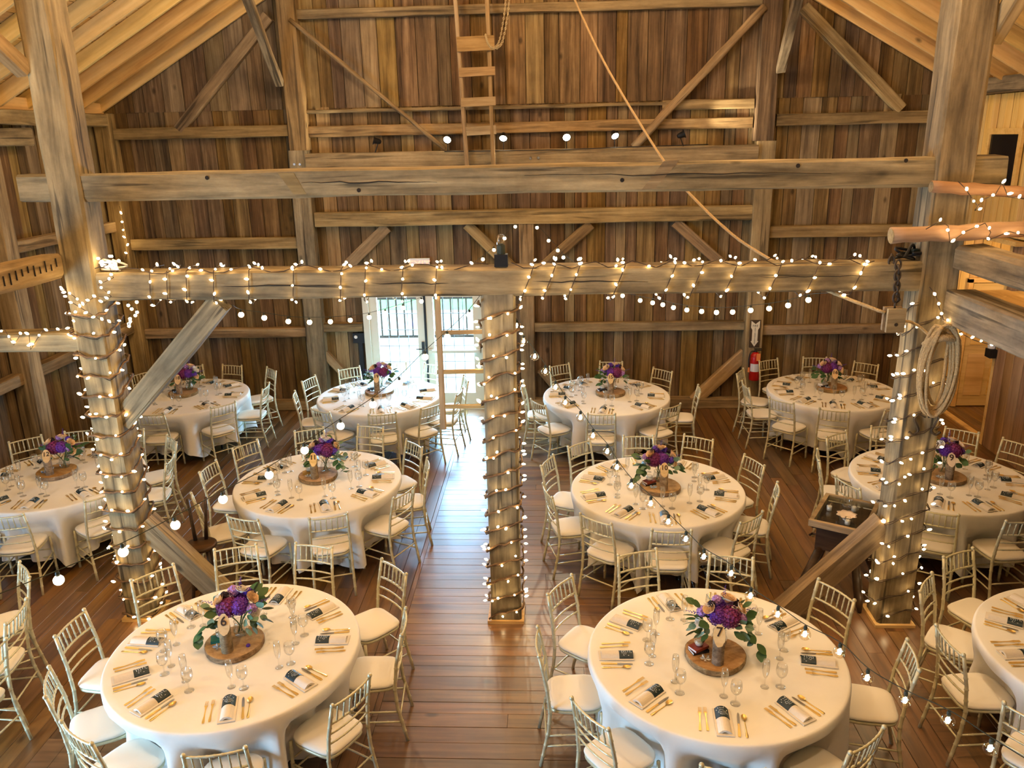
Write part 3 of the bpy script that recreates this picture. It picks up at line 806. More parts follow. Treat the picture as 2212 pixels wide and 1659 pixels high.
# ------------------------------------------------------------------ round tables, cloths and settings
TR, TH = .90, .772
def smooth(t): t = max(0, min(1, t)); return t * t * (3 - 2 * t)
def cloth_mesh(n):
    rg = random.Random(n * 17); N = 160
    ring = RING[n]
    if n in (8, 5): ring = ring + [(a, 1.25) for a in (250, 285, 320, 0 if n == 8 else 80, 40 if n == 8 else 120, 80 if n == 8 else 170)]
    th0 = rg.uniform(0, pi / 2)
    corners = [th0 + k * pi / 2 for k in range(4)]
    ph = [rg.uniform(0, 2 * pi) for _ in range(6)]
    def skirt(th, t):
        """t: 0 at the table edge, 1 at the hem -> radius, z"""
        ind = 0
        for a, r_ in ring:
            d = (th - radians(a) + pi) % (2 * pi) - pi
            front = max(r_, 1.21) - .265 - .20          # front edge of that seat
            depth = max(0, .93 - front + .02)
            ind = max(ind, depth * smooth(1 - (abs(d) - .20) / .18))
        drop = .60
        for c in corners:
            d = (th - c + pi) % (2 * pi) - pi
            drop += .13 * math.exp(-(d / .16) ** 2)
        drop = min(.735, drop + .012 * sin(9 * th + ph[0]))
        z = TH - drop * t
        fold = (.018 + .060 * t) * (sin(11 * th + ph[1]) * .6 + sin(17 * th + ph[2]) * .4) + .012 * t * sin(31 * th + ph[3])
        r_ = TR + .012 + .03 * t + fold * smooth(t * 1.6) - ind * smooth((t - .08) / .38)
        return r_, z
    v = [(0, 0, TH + .006)]; f = []
    rings = [.25, .5, .7, .84, .89]
    for q in rings:
        for i in range(N):
            th = 2 * pi * i / N
            wv = .0016 * sin(5 * th + q * 9 + ph[4]) * sin(q * 21 + ph[5])
            v.append((q * cos(th), q * sin(th), TH + .006 + wv * (1 if q < .85 else .3)))
    for q, dz in ((.903, .004), (.909, -.004)):
        for i in range(N):
            th = 2 * pi * i / N; v.append((q * cos(th), q * sin(th), TH + dz))
    T = [.03, .09, .16, .24, .33, .43, .54, .66, .78, .89, 1.0]
    for t in T:
        for i in range(N):
            th = 2 * pi * i / N; r_, z = skirt(th, t)
            v.append((r_ * cos(th), r_ * sin(th), z))
    rows = len(rings) + 2 + len(T)
    for i in range(N): f.append((0, 1 + i, 1 + (i + 1) % N))
    for k in range(rows - 1):
        for i in range(N):
            a = 1 + k * N + i; b = 1 + k * N + (i + 1) % N
            f.append((a, a + N, b + N, b))
    return MB().add(v, f).mesh('tablecloth', 'linen', True)
TOPM = MB().lathe([(TR - .01, TH - .03), (TR, TH - .025), (TR, TH - .004), (TR - .006, TH)], 48).mesh('tabletop', 'ladder_wood')
LEGM = [MB().tube([(.42 * sx, .32 * sy, TH - .03), (.44 * sx, .34 * sy, 0)], .014, 8).mesh('leg', 'dark_metal') for sx in (-1, 1) for sy in (-1, 1)]
# glasses
def wineglass(prof_bowl, stem_r, h0, foot_r):
    b = MB().open_lathe(prof_bowl, 14).mesh('bowl', 'glass', True)
    z0 = prof_bowl[0][1]
    s = MB().open_lathe([(stem_r * 1.8, .006), (stem_r, .016), (stem_r, z0 - .012), (stem_r * 1.9, z0)], 8).mesh('stem', 'glass', True)
    ft = MB().lathe([(foot_r, .0), (foot_r, .002), (foot_r * .5, .004), (stem_r * 1.8, .007)], 16).mesh('foot', 'glass', True)
    return (('bowl', b), ('stem', s), ('foot', ft))
GOB = wineglass([(.005, .075), (.022, .082), (.034, .100), (.039, .122), (.038, .145), (.034, .172), (.0335, .173), (.037, .145), (.038, .122), (.033, .101), (.02, .084), (.004, .078)], .0045, .07, .034)
FLU = wineglass([(.004, .070), (.014, .085), (.021, .11), (.025, .145), (.024, .18), (.0215, .212), (.021, .212), (.0235, .18), (.0243, .145), (.0203, .111), (.013, .087), (.003, .074)], .004, .065, .029)
# cutlery, laid along +Y (handle end at -Y)
def fork_mesh():
    m = MB()
    pts = [(-.006, -.10, .003), (.006, -.10, .003)]
    prof = [(-.105, .0075), (-.09, .009), (-.055, .0062), (-.03, .004), (.02, .0035), (.045, .0065), (.055, .0105), (.062, .0115)]
    v = []; 
    for y, hw in prof:
        z = .003 + .006 * smooth((y + .02) / .08)
        for x, dz in ((-hw, 0), (hw, 0), (hw, .0028), (-hw, .0028)): v.append((x, y, z + dz))
    f = []
    for i in range(len(prof) - 1):
        for k in range(4):
            l = (k + 1) % 4; f.append((i * 4 + k, i * 4 + l, i * 4 + 4 + l, i * 4 + 4 + k))
    f += [(3, 2, 1, 0), tuple(range(len(v) - 4, len(v)))]
    m.add(v, f)
    for k in range(4): m.box((-.0088 + .00587 * k, .084, .0105), (.0026, .046, .0022))
    return m.mesh('fork', 'gold_metal')
def strip_mesh(name, prof, th=.003, z0=.001, mat='gold_metal'):
    v = []; f = []
    for y, a, b in prof:
        for x, dz in ((a, 0), (b, 0), (b, th), (a, th)): v.append((x, y, z0 + dz))
    for i in range(len(prof) - 1):
        for k in range(4):
            l = (k + 1) % 4; f.append((i * 4 + k, i * 4 + l, i * 4 + 4 + l, i * 4 + 4 + k))
    f += [(3, 2, 1, 0), tuple(range(len(v) - 4, len(v)))]
    return MB().add(v, f)
FORK = fork_mesh()
KNIFE_H = strip_mesh('handle', [(-.115, -.007, .007), (-.10, -.009, .009), (-.06, -.0075, .0075), (-.02, -.005, .005), (0, -.006, .006)], .006).mesh('handle', 'gold_metal')
KNIFE_B = strip_mesh('blade', [(0, -.006, .006), (.02, -.008, .008), (.07, -.008, .0085), (.095, -.006, .007), (.108, -.001, .002)], .0018, .003).mesh('blade', 'steel')
sp = strip_mesh('spoon', [(-.105, -.007, .007), (-.09, -.0088, .0088), (-.055, -.006, .006), (-.03, -.0038, .0038), (.03, -.0035, .0035), (.05, -.004, .004)], .003)
v = []; f = []
for i in range(5):
    q = i / 4
    for k in range(14):
        th = 2 * pi * k / 14; v.append((.0195 * q * cos(th), .074 + .030 * q * sin(th), .003 + .007 * q * q))
for i in range(4):
    for k in range(14):
        l = (k + 1) % 14; f.append((i * 14 + k, i * 14 + l, i * 14 + 14 + l, i * 14 + 14 + k))
sp.add(v, f)
SPOON = sp.mesh('spoon', 'gold_metal', True)
# napkin: arched fold along Y with a dark wrap band that carries white lettering
def arch(y0, y1, w_, h_, th, lift=0, n=10):
    v = []; f = []
    for y in (y0, y1):
        for i in range(n + 1):
            t = -1 + 2 * i / n
            v.append((w_ * t, y, lift + h_ * (1 - abs(t) ** 2.4)))
        for i in range(n + 1):
            t = 1 - 2 * i / n
            v.append((max(w_ - th, .001) * t, y, max(lift + h_ * (1 - abs(t) ** 2.4) - th, .0)))
    m = 2 * (n + 1)
    for i in range(m):
        j = (i + 1) % m; f.append((i, j, m + j, m + i))
    for o, fl in ((0, 1), (m, 0)):
        for i in range(n):
            q = (o + i, o + i + 1, o + m - 2 - i, o + m - 1 - i); f.append(q if fl else q[::-1])
    return v, f
NAP = MB().add(*arch(-.115, .105, .048, .032, .014)).box((0, -.008, .004), (.112, .25, .007))
NAP = NAP.mesh('napkin', 'napkin', False)
BAND = MB().add(*arch(.012, .112, .0492, .034, .003, .001)).mesh('wrap_band', 'card_dark')
rs = random.Random(77)
lt = MB()
def arch_z(x): return .0362 + .034 * (1 - abs(x / .0492) ** 2.4) - .034
for row, (y, a, b) in enumerate(((.092, -.014, .012), (.076, -.018, .014), (.058, -.024, .030), (.045, -.026, .034), (.033, -.016, .020))):
    x = a
    pts = []
    while x < b:
        pts.append((x, y + rs.uniform(-.0055, .0055) * (1 if row != 4 else .5), arch_z(x) + .0006)); x += rs.uniform(.003, .005)
    lt.tube(pts, .0010 if row != 4 else .0014, 4)
for x, y in ((-.034, .080), (-.024, .092), (.030, .078), (.012, .099)): lt.ball((x, y, arch_z(x) + .0005), .0034, 6, 4, (.8, 1.5, .3))
LETT = lt.mesh('lettering', 'ink_white')
SETTINGS = {}
for n, (tx, ty) in TAB.items():
    t = mk('round_table', None, loc=(tx, ty, 0), rz=random.uniform(0, pi))
    tag(t, 'round folding banquet table under the white cloth of %s' % tname(n), 'table', 'round banquet tables')
    mk('tabletop', TOPM, t)
    for m in LEGM: mk('leg', m, t)
    c = mk('tablecloth', cloth_mesh(n), loc=(tx, ty, 0))
    tag(c, 'white floor-length round tablecloth draped over %s' % tname(n), 'tablecloth', 'white tablecloths')
    angs = sorted(a for a, _ in RING[n])
    if n == 8: angs = [114, 145, 181, 217, 253]
    if n == 5: continue
    full = []
    for i, a in enumerate(angs):
        full.append(a)
        gap = (angs[(i + 1) % len(angs)] - a) % 360
        if gap > 55 and n != 8:
            k = round(gap / 36)
            full += [(a + gap * j / k) % 360 for j in range(1, k)]
    angs = full
    order = from_nearest(angs)
    g = ' at ' + tname(n)
    for k, i in enumerate(order):
        a = radians(angs[i])
        e = Vector((cos(a), sin(a), 0)); rt_ = Vector((-sin(a), cos(a), 0))   # e: outward, rt_: to the guest's right
        where = 'at %s, place nearest the camera' % tname(n) if k == 0 else 'at %s, %s place clockwise from nearest' % (tname(n), ordinal(k))
        rz = a + pi / 2
        Z = TH + .0082
        def put(rad, tan, jit=3): 
            p = Vector((tx, ty, Z)) + e * rad + rt_ * tan
            return p, rz + radians(rch.uniform(-jit, jit))
        p, q = put(.705, 0, 6)
        o = tag(mk('napkin', NAP, loc=p, rz=q), 'folded beige napkin with dark wrap band ' + where, 'napkin', 'napkins' + g)
        bnd = mk('wrap_band', BAND, o); bnd['label'] = 'dark green wrap band with white lettering'
        mk('lettering', LETT, bnd)
        for s_, tan in (('outer', -.145), ('inner', -.105)):
            p, q = put(.71 + rch.uniform(-.015, .01), tan)
            tag(mk('fork', FORK, loc=p, rz=q), '%s gold fork ' % s_ + where, 'fork', 'gold forks' + g)
        p, q = put(.715, .095)
        o = tag(mk('knife', None, loc=p, rz=q), 'gold-handled knife ' + where, 'knife', 'gold knives' + g)
        mk('handle', KNIFE_H, o); mk('blade', KNIFE_B, o)
        p, q = put(.725, .135)
        tag(mk('spoon', SPOON, loc=p, rz=q), 'gold spoon ' + where, 'spoon', 'gold spoons' + g)
        p, q = put(.50 + rch.uniform(-.02, .02), .10 + rch.uniform(-.02, .02))
        o = tag(mk('water_goblet', None, loc=p, rz=q), 'clear stemmed water goblet ' + where, 'glass', 'water goblets' + g)
        for nm, me in GOB: mk(nm, me, o)
        p, q = put(.455 + rch.uniform(-.02, .02), .01 + rch.uniform(-.015, .015))
        o = tag(mk('champagne_flute', None, loc=p, rz=q), 'tall clear champagne flute ' + where, 'glass', 'champagne flutes' + g)
        for nm, me in FLU: mk(nm, me, o)
# ------------------------------------------------------------------ centrepieces
FL = {}
def petal_cluster(name, mat, n, r, pr, seed):
    rg = random.Random(seed); m = MB()
    for i in range(n):
        ph = math.acos(1 - 1.75 * (i + .5) / n); th = i * 2.399963
        d = Vector((sin(ph) * cos(th), sin(ph) * sin(th), cos(ph)))
        a = d.orthogonal().normalized(); b = d.cross(a); rot = rg.uniform(0, pi)
        c = d * r * rg.uniform(.92, 1.05)
        for k in range(4):
            t = rot + k * pi / 2
            u = a * cos(t) + b * sin(t); w_ = -a * sin(t) + b * cos(t)
            m.add([c, c + u * pr * .6 + w_ * pr * .5 + d * .002, c + u * pr * 1.1 + d * .004, c + u * pr * .6 - w_ * pr * .5 + d * .002], [(0, 1, 2, 3)])
    m.ball((0, 0, 0), r * .9, 10, 6)
    return m.mesh(name, mat)
FL['hyd_p'] = petal_cluster('hydrangea', 'hydrangea_purple', 90, .058, .013, 1)
FL['hyd_w'] = petal_cluster('hydrangea', 'hydrangea_wine', 100, .066, .013, 2)
FL['lil'] = petal_cluster('lilac_bloom', 'lilac', 30, .028, .012, 3)
FL['vio'] = petal_cluster('violet_bloom', 'violet', 30, .026, .012, 4)
FL['dark'] = petal_cluster('dark_bloom', 'plum_dark', 24, .020, .012, 5)
def rose(mat):
    m = MB()
    for ring, (nr, r_, h_, op) in enumerate(((3, .008, .030, .1), (4, .016, .033, .35), (5, .024, .031, .6), (6, .032, .026, 1.0))):
        for k in range(nr):
            th = 2 * pi * (k + .5 * ring) / nr; wd = 2 * pi / nr * .62
            v = []
            for i in range(4):
                z = h_ * i / 3; rr_ = r_ * (.35 + .65 * smooth(i / 2.4)) + op * .008 * (i / 3) ** 2
                for j in (-1, 0, 1):
                    v.append((rr_ * cos(th + wd * j * (.55 + .45 * i / 3)), rr_ * sin(th + wd * j * (.55 + .45 * i / 3)), z - (.004 if j and i == 3 else 0)))
            m.add(v, [(i * 3 + j, i * 3 + j + 1, i * 3 + j + 4, i * 3 + j + 3) for i in range(3) for j in range(2)])
    m.ball((0, 0, .006), .014, 8, 5)
    return m.mesh('rose', mat, True)
FL['rose_p'] = rose('rose_peach'); FL['rose_w'] = rose('rose_white')
def spike(mat):
    m = MB()
    for i in range(16):
        z = .09 * i / 15; r_ = .009 * (1 - i / 20)
        m.ball((r_ * cos(i * 2.4), r_ * sin(i * 2.4), z), .0055 * (1 - i / 26), 5, 3)
    return m.mesh('flower_spike', mat)
FL['spike'] = spike('violet')
def leaf_geo(l, w_, curl=.15):
    v = []; f = []
    for i in range(6):
        t = i / 5; hw = w_ * sin(pi * min(.97, t * .94 + .03)) ** .8
        for j in (-1, 0, 1): v.append((hw * j, l * t, -curl * l * t * t + abs(j) * .12 * w_))
    for i in range(5):
        for j in range(2): f.append((i * 3 + j, i * 3 + j + 1, i * 3 + j + 4, i * 3 + j + 3))
    return v, f
FL['leaf_round'] = MB().add(*leaf_geo(.052, .024)).mesh('leaf', 'leaf_sage', True)
FL['leaf_green'] = MB().add(*leaf_geo(.065, .018)).mesh('leaf', 'leaf_green', True)
FL['leaf_big'] = MB().add(*leaf_geo(.075, .03)).mesh('leaf', 'leaf_green', True)
FL['leaf_slim'] = MB().add(*leaf_geo(.06, .008)).mesh('leaf', 'leaf_dark', True)
VASE = MB().open_lathe([(.036, 0), (.046, .02), (.048, .05), (.036, .085), (.040, .10), (.0385, .10), (.0345, .085), (.0465, .05), (.0445, .02), (.034, .003)], 16).lathe([(.036, 0), (.034, .003)], 16).mesh('vase', 'glass', True)
st = MB(); rst = random.Random(8)
for k in range(9):
    a = rst.uniform(0, 2 * pi); st.tube([(.02 * cos(a + 2), .02 * sin(a + 2), .008), (.018 * cos(a), .018 * sin(a), .10), (.06 * cos(a), .06 * sin(a), .17)], .0022, 5)
STEMS = st.mesh('stems', 'stem')
def orient(d, spin=0):
    return Vector((0, 0, 1)).rotation_difference(Vector(d)).to_matrix().to_4x4() @ Matrix.Rotation(spin, 4, 'Z')
def bouquet(n, loc, label, near):
    rg = random.Random(n * 101)
    o = tag(mk('flower_bouquet', None, loc=loc), label, 'flowers', 'flower centrepieces')
    mk('vase', VASE, o); mk('stems', STEMS, o)
    o.scale = (1.22, 1.22, 1.15)
    c = Vector((0, 0, .185))
    def bloom(key, d, r_, s=1.0):
        d = Vector(d).normalized()
        nm = FL[key].name.split('.')[0]
        mk(nm, FL[key], o, M=Matrix.Translation(c + d * r_) @ orient(d, rg.uniform(0, 6)) @ Matrix.Scale(s, 4))
    sw = 1 if n % 2 else -1
    bloom('hyd_w', (.55 * sw, -.55, .55), .075, 1.0); bloom('hyd_p', (-.35 * sw, -.5, .6), .07, .95)
    if near: bloom('hyd_p', (.1, .6, .7), .07, .8)
    for d in ((-.55, -.35, .75), (.2, .1, 1), (.75, -.1, .6), (-.85 * sw, -.4, .05)): bloom('rose_p' if rg.random() < .75 else 'rose_w', (d[0] + rg.uniform(-.15, .15), d[1], d[2]), .125, rg.uniform(1.0, 1.25))
    for d in ((-.9, -.1, .5), (.5, .3, .9), (-.2, .2, 1.1), (.85, -.4, .3)): bloom('lil' if rg.random() < .6 else 'vio', d, .125, rg.uniform(.9, 1.15))
    for d in ((.7, .2, .8), (-.5, -.2, .95)): bloom('dark', d, .135, 1)
    for d in ((-1, -.1, .35), (.95, .05, .35), (.15, .2, 1.2)): bloom('spike', d, .12, 1.1)
    N = 46 if near else 34
    fol = MB()
    for k in range(N):
        a = rg.uniform(0, 2 * pi); el = rg.uniform(-.55, .75)
        d = Vector((cos(a) * cos(el), sin(a) * cos(el), sin(el)))
        if d.y < -.35 and abs(d.x) < .55: d.x += .8 * (1 if d.x > 0 else -1); d.normalize()
        key = rg.choice(['leaf_round', 'leaf_round', 'leaf_green', 'leaf_big', 'leaf_slim'])
        r_ = rg.uniform(.095, .175)
        M_ = Matrix.Translation(c + d * r_ + Vector((0, 0, -.02))) @ Vector((0, 1, 0)).rotation_difference(d).to_matrix().to_4x4() @ Matrix.Rotation(rg.uniform(-1.2, 1.2), 4, 'Y') @ Matrix.Scale(rg.uniform(.8, 1.25), 4)
        if near: mk('leaf', FL[key], o, M=M_)
        else:
            me = FL[key]; fol.add([M_ @ vv.co for vv in me.vertices], [tuple(p.vertices) for p in me.polygons])
    if near:
        # a trailing sprig
        for k in range(8):
            t = k / 7
            M_ = Matrix.Translation(c + Vector((sw * (.13 + .09 * t), -.08 - .03 * t, -.02 - .12 * t))) @ Matrix.Rotation(rg.uniform(0, 6), 4, 'Z') @ Matrix.Rotation(-.5, 4, 'X')
            mk('leaf', FL['leaf_big' if k % 2 else 'leaf_round'], o, M=M_)
    else: mk('foliage', fol.mesh('foliage', 'leaf_green', True), o)
    return o
SIGN_M = {}
def log_sign(n, loc, rz):
    rg = random.Random(n); r_ = .042; H0, H1 = .155, .285; N = 24
    v = []; f = []
    bump = [rg.uniform(.95, 1.05) for _ in range(N)]
    for row, zf in enumerate((0, .33, .66, 1)):
        for i in range(N):
            th = 2 * pi * i / N; x, y = r_ * bump[i] * cos(th), r_ * bump[i] * sin(th)
            top = H0 + (H1 - H0) * (y / r_ + 1) / 2
            v.append((x, y, top * zf))
    for k in range(3):
        for i in range(N):
            l = (i + 1) % N; f.append((k * N + i, k * N + l, k * N + N + l, k * N + N + i))
    o = tag(mk('table_number', None, loc=loc, rz=rz), 'upright log stub with slanted cut face numbered ' + NUM[n], 'table number', 'log table numbers')
    mk('bark', MB().add(v, f).mesh('bark', 'bark', True), o)
    mk('cut_face', MB().add([v[3 * N + i] for i in range(N)], [tuple(range(N))]).mesh('cut_face', 'cut_face'), o)
    cu = bpy.data.curves.new('number', 'FONT'); cu.body = str(n); cu.size = .092 if n < 10 else .070; cu.offset = .0012; cu.resolution_u = 4; cu.align_x = 'CENTER'; cu.align_y = 'CENTER'; cu.extrude = .0006
    cu.materials.append(MATS['ink_dark'])
    sl = atan2(H1 - H0, 2 * r_)
    mk('number', font_mesh(cu, 'number'), o, M=Matrix.Translation((0, .009, (H0 + H1) / 2 + .019)) @ Matrix.Rotation(sl, 4, 'X') @ Matrix.Translation((0, 0, .0012)))
    return o
def slab_mesh(seed):
    rg = random.Random(seed); N = 40; v = []; f = []
    rr_ = [.215 * (1 + .025 * sin(3 * 2 * pi * i / N + seed) + rg.uniform(-.006, .006)) for i in range(N)]
    for z, k in ((0, .97), (.012, 1), (.040, 1), (.046, .975)):
        for i in range(N):
            th = 2 * pi * i / N; v.append((rr_[i] * k * cos(th), rr_[i] * k * sin(th), z))
    for q in range(3):
        for i in range(N):
            l = (i + 1) % N; f.append((q * N + i, q * N + l, q * N + N + l, q * N + N + i))
    f.append(tuple(range(N - 1, -1, -1)))
    return MB().add(v, f).mesh('bark_rim', 'bark', False), MB().add([v[3 * N + i] for i in range(N)], [tuple(range(N))]).mesh('sawn_top', 'slab_top')
VOT_G = MB().open_lathe([(.026, 0), (.034, .012), (.036, .035), (.030, .055), (.029, .055), (.0345, .035), (.0325, .012), (.024, .003)], 14).mesh('cup', 'glass', True)
VOT_W = MB().lathe([(.024, .004), (.029, .014), (.029, .026), (.004, .027)], 14).mesh('candle', 'wax', True)
pf = MB()
for k in range(5):
    a = 2 * pi * k / 5
    for s in (-1, 1):
        b = a + s * .32
        pf.add([(0, 0, .006), (.030 * cos(b), .030 * sin(b), .012), (.042 * cos(a), .042 * sin(a), .020), (.022 * cos(a), .022 * sin(a), .030)], [(0, 1, 2, 3)])
PFL = pf.mesh('petals', 'paper'); PFLB = pf.mesh('petals', 'paper_blue')
def book(parent_label, loc, rz, w_, d_, h_, mat):
    o = tag(mk('book', None, loc=loc, rz=rz), parent_label, 'book', 'books on the centrepieces')
    mk('cover', MB().box((0, 0, h_ - .001), (w_, d_, .002)).box((0, 0, .001), (w_, d_, .002)).box((0, -d_ / 2 + .001, h_ / 2), (w_, .002, h_)).mesh('cover', mat), o)
    mk('pages', MB().box((0, .002, h_ / 2), (w_ - .006, d_ - .006, h_ - .004)).mesh('pages', 'paper'), o)
    return o
SLAB_OFF = {6: (-.01, .01), 7: (-.01, -.04), 10: (.03, -.02), 11: (-.02, .08), 12: (-.08, .10), 18: (-.07, .08), 15: (.06, .05), 16: (0, .06), 19: (-.03, .12), 9: (.02, -.03)}
BOOKS = {6: ['book_teal'], 7: ['book_black', 'book_red'], 10: ['book_black', 'book_red'], 11: ['book_mustard'], 15: ['book_black'], 16: ['book_black', 'paper'], 12: ['book_mustard'], 19: ['book_black'], 9: [], 18: ['book_black']}
for n, (ox, oy) in SLAB_OFF.items():
    tx, ty = TAB[n]; cx, cy = tx + ox, ty + oy; Z = TH + .0082
    near = n in (6, 7, 10, 11)
    a, b = slab_mesh(n)
    s = tag(mk('wood_slab', None, loc=(cx, cy, Z)), 'round bark-edged log slice in the middle of table ' + NUM[n], 'wood slab', 'log slices')
    mk('bark_rim', a, s); mk('sawn_top', b, s)
    ZS = Z + .0462
    face = atan2(cx, cy)   # turn each sign towards the viewpoint
    log_sign(n, (cx + (-.005 if n != 10 else .02), cy - .115, ZS), -face * .6)
    bx = {6: (.02, .075), 7: (.045, .075), 10: (-.01, .09), 11: (.06, .075), 12: (.05, .07), 18: (.06, .07), 15: (.04, .07), 16: (-.02, .08), 19: (.02, .08), 9: (.03, .06)}[n]
    bouquet(n, (cx + bx[0], cy + bx[1] + .025, ZS), 'purple and peach flower bouquet in a glass vase on table ' + NUM[n], near)
    side = -1
    zb_ = ZS
    for k, m in enumerate(BOOKS[n]):
        book(('lower' if k == 0 and len(BOOKS[n]) > 1 else 'small') + ' %s book lying on the log slice of table %s' % ({'book_teal': 'teal', 'book_black': 'black', 'book_red': 'red', 'book_mustard': 'mustard', 'paper': 'white'}[m], NUM[n]),
             (cx - .115, cy + .02 + .006 * k, zb_), .35 + .25 * k, .125, .085, .02, m)
        zb_ += .0202
    if n not in (9,):
        v_ = tag(mk('votive_candle', None, loc=(cx - .112, cy + .032, zb_)), 'small glass votive candle on the log slice of table ' + NUM[n], 'candle', 'votive candles')
        mk('cup', VOT_G, v_); mk('candle', VOT_W, v_)
    tag(mk('paper_flower', PFL if n % 2 else PFLB, loc=(cx - .085, cy - .085, ZS), rz=n), 'folded paper flower lying on the log slice of table ' + NUM[n], 'paper flower', 'folded paper flowers')
tag(mk('fallen_bloom', FL['vio'], loc=(TAB[6][0] + .12, TAB[6][1] - .05, TH + .0082 + .0462 + .010), M=None), 'loose violet bloom lying on the log slice of table six', 'flower').scale = (.5, .5, .45)
# ------------------------------------------------------------------ fairy lights and globe strings
BULB = MB().lathe([(.003, -.004), (.006, .0), (.0085, .008), (.007, .017), (.002, .025)], 6).mesh('bulb', 'mini_bulb', True)
SOCK = MB().lathe([(.005, -.016), (.006, 0), (.004, .002)], 6).mesh('socket', 'wire_brown')
def add_bulb(parent, p, d, s=1.0):
    mk('bulb', BULB, parent, M=Matrix.Translation(p) @ orient(d) @ Matrix.Scale(s * 1.2, 4))
def rect_loop(x0, x1, y0, y1, t):
    """point on the outline of a post; t in turns, starting at the front left corner going right"""
    w_, d_ = x1 - x0, y1 - y0; P = 2 * (w_ + d_); s = (t % 1) * P
    if s < w_: return Vector((x0 + s, y0, 0)), Vector((0, -1, 0))
    s -= w_
    if s < d_: return Vector((x1, y0 + s, 0)), Vector((1, 0, 0))
    s -= d_
    if s < w_: return Vector((x1 - s, y1, 0)), Vector((0, 1, 0))
    s -= w_
    return Vector((x0, y1 - s, 0)), Vector((-1, 0, 0))
def wrap(box, z0, z1, turns, label, seed, nb, garland=True, slope=.05):
    rg = random.Random(seed); x0, x1, y0, y1 = box; g = .016
    o = tag(mk('fairy_lights', None, loc=((x0 + x1) / 2, (y0 + y1) / 2, z0)), label, 'string lights')
    c = Vector(o.location)
    n = int(turns * 22); pts = []; wob = [rg.uniform(-.035, .035) for _ in range(n + 1)]
    for i in range(n + 1):
        t = turns * i / n; p, nr = rect_loop(x0 - g, x1 + g, y0 - g, y1 + g, t)
        p.z = z0 + (z1 - z0) * i / n + wob[i] * .4 + slope * sin(2 * pi * t)
        pts.append(p + nr * rg.uniform(0, .018) - c)
    if garland:
        mk('garland', MB().tube(pts, [rg.uniform(.007, .013) for _ in pts], 6).mesh('garland', 'garland', True), o)
    else: mk('wire', MB().tube(pts, .0045, 5).mesh('wire', 'wire_brown', True), o)
    w2 = [p + Vector((0, 0, .02 * sin(i * .9))) for i, p in enumerate(pts)]
    mk('wire', MB().tube(w2, .0035, 4).mesh('wire', 'wire_brown', True), o)
    for k in range(nb):
        t = turns * (k + rg.uniform(.15, .85)) / nb
        p, nr = rect_loop(x0 - g, x1 + g, y0 - g, y1 + g, t)
        if nr.y > .5 and rg.random() < .6: t += .36; p, nr = rect_loop(x0 - g, x1 + g, y0 - g, y1 + g, t)
        p.z = z0 + (z1 - z0) * t / turns + rg.uniform(-.03, .04) + slope * sin(2 * pi * t)
        d = (nr + Vector((rg.uniform(-.6, .6), rg.uniform(-.4, .1), rg.uniform(-.2, .9)))).normalized()
        add_bulb(o, p + nr * .022 - c, d, rg.uniform(.9, 1.2))
    return o
wrap(PC, .06, 3.08, 17, 'fairy lights and vine garland wound around the middle post', 1, 124)
wrap(PL, .08, 3.20, 17, 'fairy lights and vine garland wound around the left post', 2, 124, slope=-.06)
wrap(PR, .08, 3.02, 15, 'fairy lights and dark wire wound around the right post', 3, 110, garland=False, slope=.08)

def strand(pts, spacing, label, seed, wire_r=.004, mat='wire_brown', bulb_dir=(0, -.6, .5), s=1.0):
    rg = random.Random(seed)
    o = tag(mk('fairy_lights', None, loc=pts[0]), label, 'string lights'); c = Vector(pts[0])
    P = [Vector(p) - c for p in pts]
    mk('wire', MB().tube(P, wire_r, 5).mesh('wire', mat, True), o)
    acc = 0; last = 0
    for a, b in zip(P, P[1:]):
        L = (b - a).length; t = 0
        while acc + L - t >= spacing:
            t += spacing - acc; acc = 0
            p = a.lerp(b, min(1, t / L)) if L > 1e-6 else a
            d = (Vector(bulb_dir) + Vector((rg.uniform(-.8, .8), rg.uniform(-.5, .3), rg.uniform(-.6, .6)))).normalized()
            add_bulb(o, p + d * .006, d, s * rg.uniform(.9, 1.15))
            if t >= L: break
        acc += max(0, L - t) if t < L else 0
    return o
# zigzag over the lit cross beam
def beam_zigzag(xs, lean):
    pts = []; yf = YB - .012; rg = random.Random(6)
    for x in xs:
        x += rg.uniform(-.02, .02)
        pts += [(x, 6.85, 3.375), (x, 6.70, 3.385), (x, yf, 3.362), (x + lean * .3, yf - .004, 3.28), (x + lean * .7, yf - .004, 3.18), (x + lean, yf, 3.10), (x + lean * 1.1, 6.66, 3.095 - rg.uniform(0, .05)), (x + lean * 1.3, 6.84, 3.10)]
    return pts
def bx(u, v=610): return at_y(u, v, YB).x
strand(beam_zigzag([bx(u) for u in (325, 365, 412, 466, 543, 640, 738, 792, 876, 942)], -.03), .125, 'fairy lights zigzagging over the left half of the lit beam', 5)
strand(beam_zigzag([bx(u) for u in (1150, 1200, 1258, 1350, 1460, 1520, 1588, 1685, 1770, 1862)], -.10), .125, 'fairy lights zigzagging over the right half of the lit beam', 6)
# along the top of the beam
strand([(bx(u), 6.60, 3.365 + .03 * sin(u * .05)) for u in range(250, 1080, 26)], .26, 'fairy lights lying along the left top of the lit beam', 7)
strand([(bx(u), 6.60, 3.365 + .03 * sin(u * .07)) for u in range(1105, 1900, 26)], .30, 'fairy lights lying along the right top of the lit beam', 8)
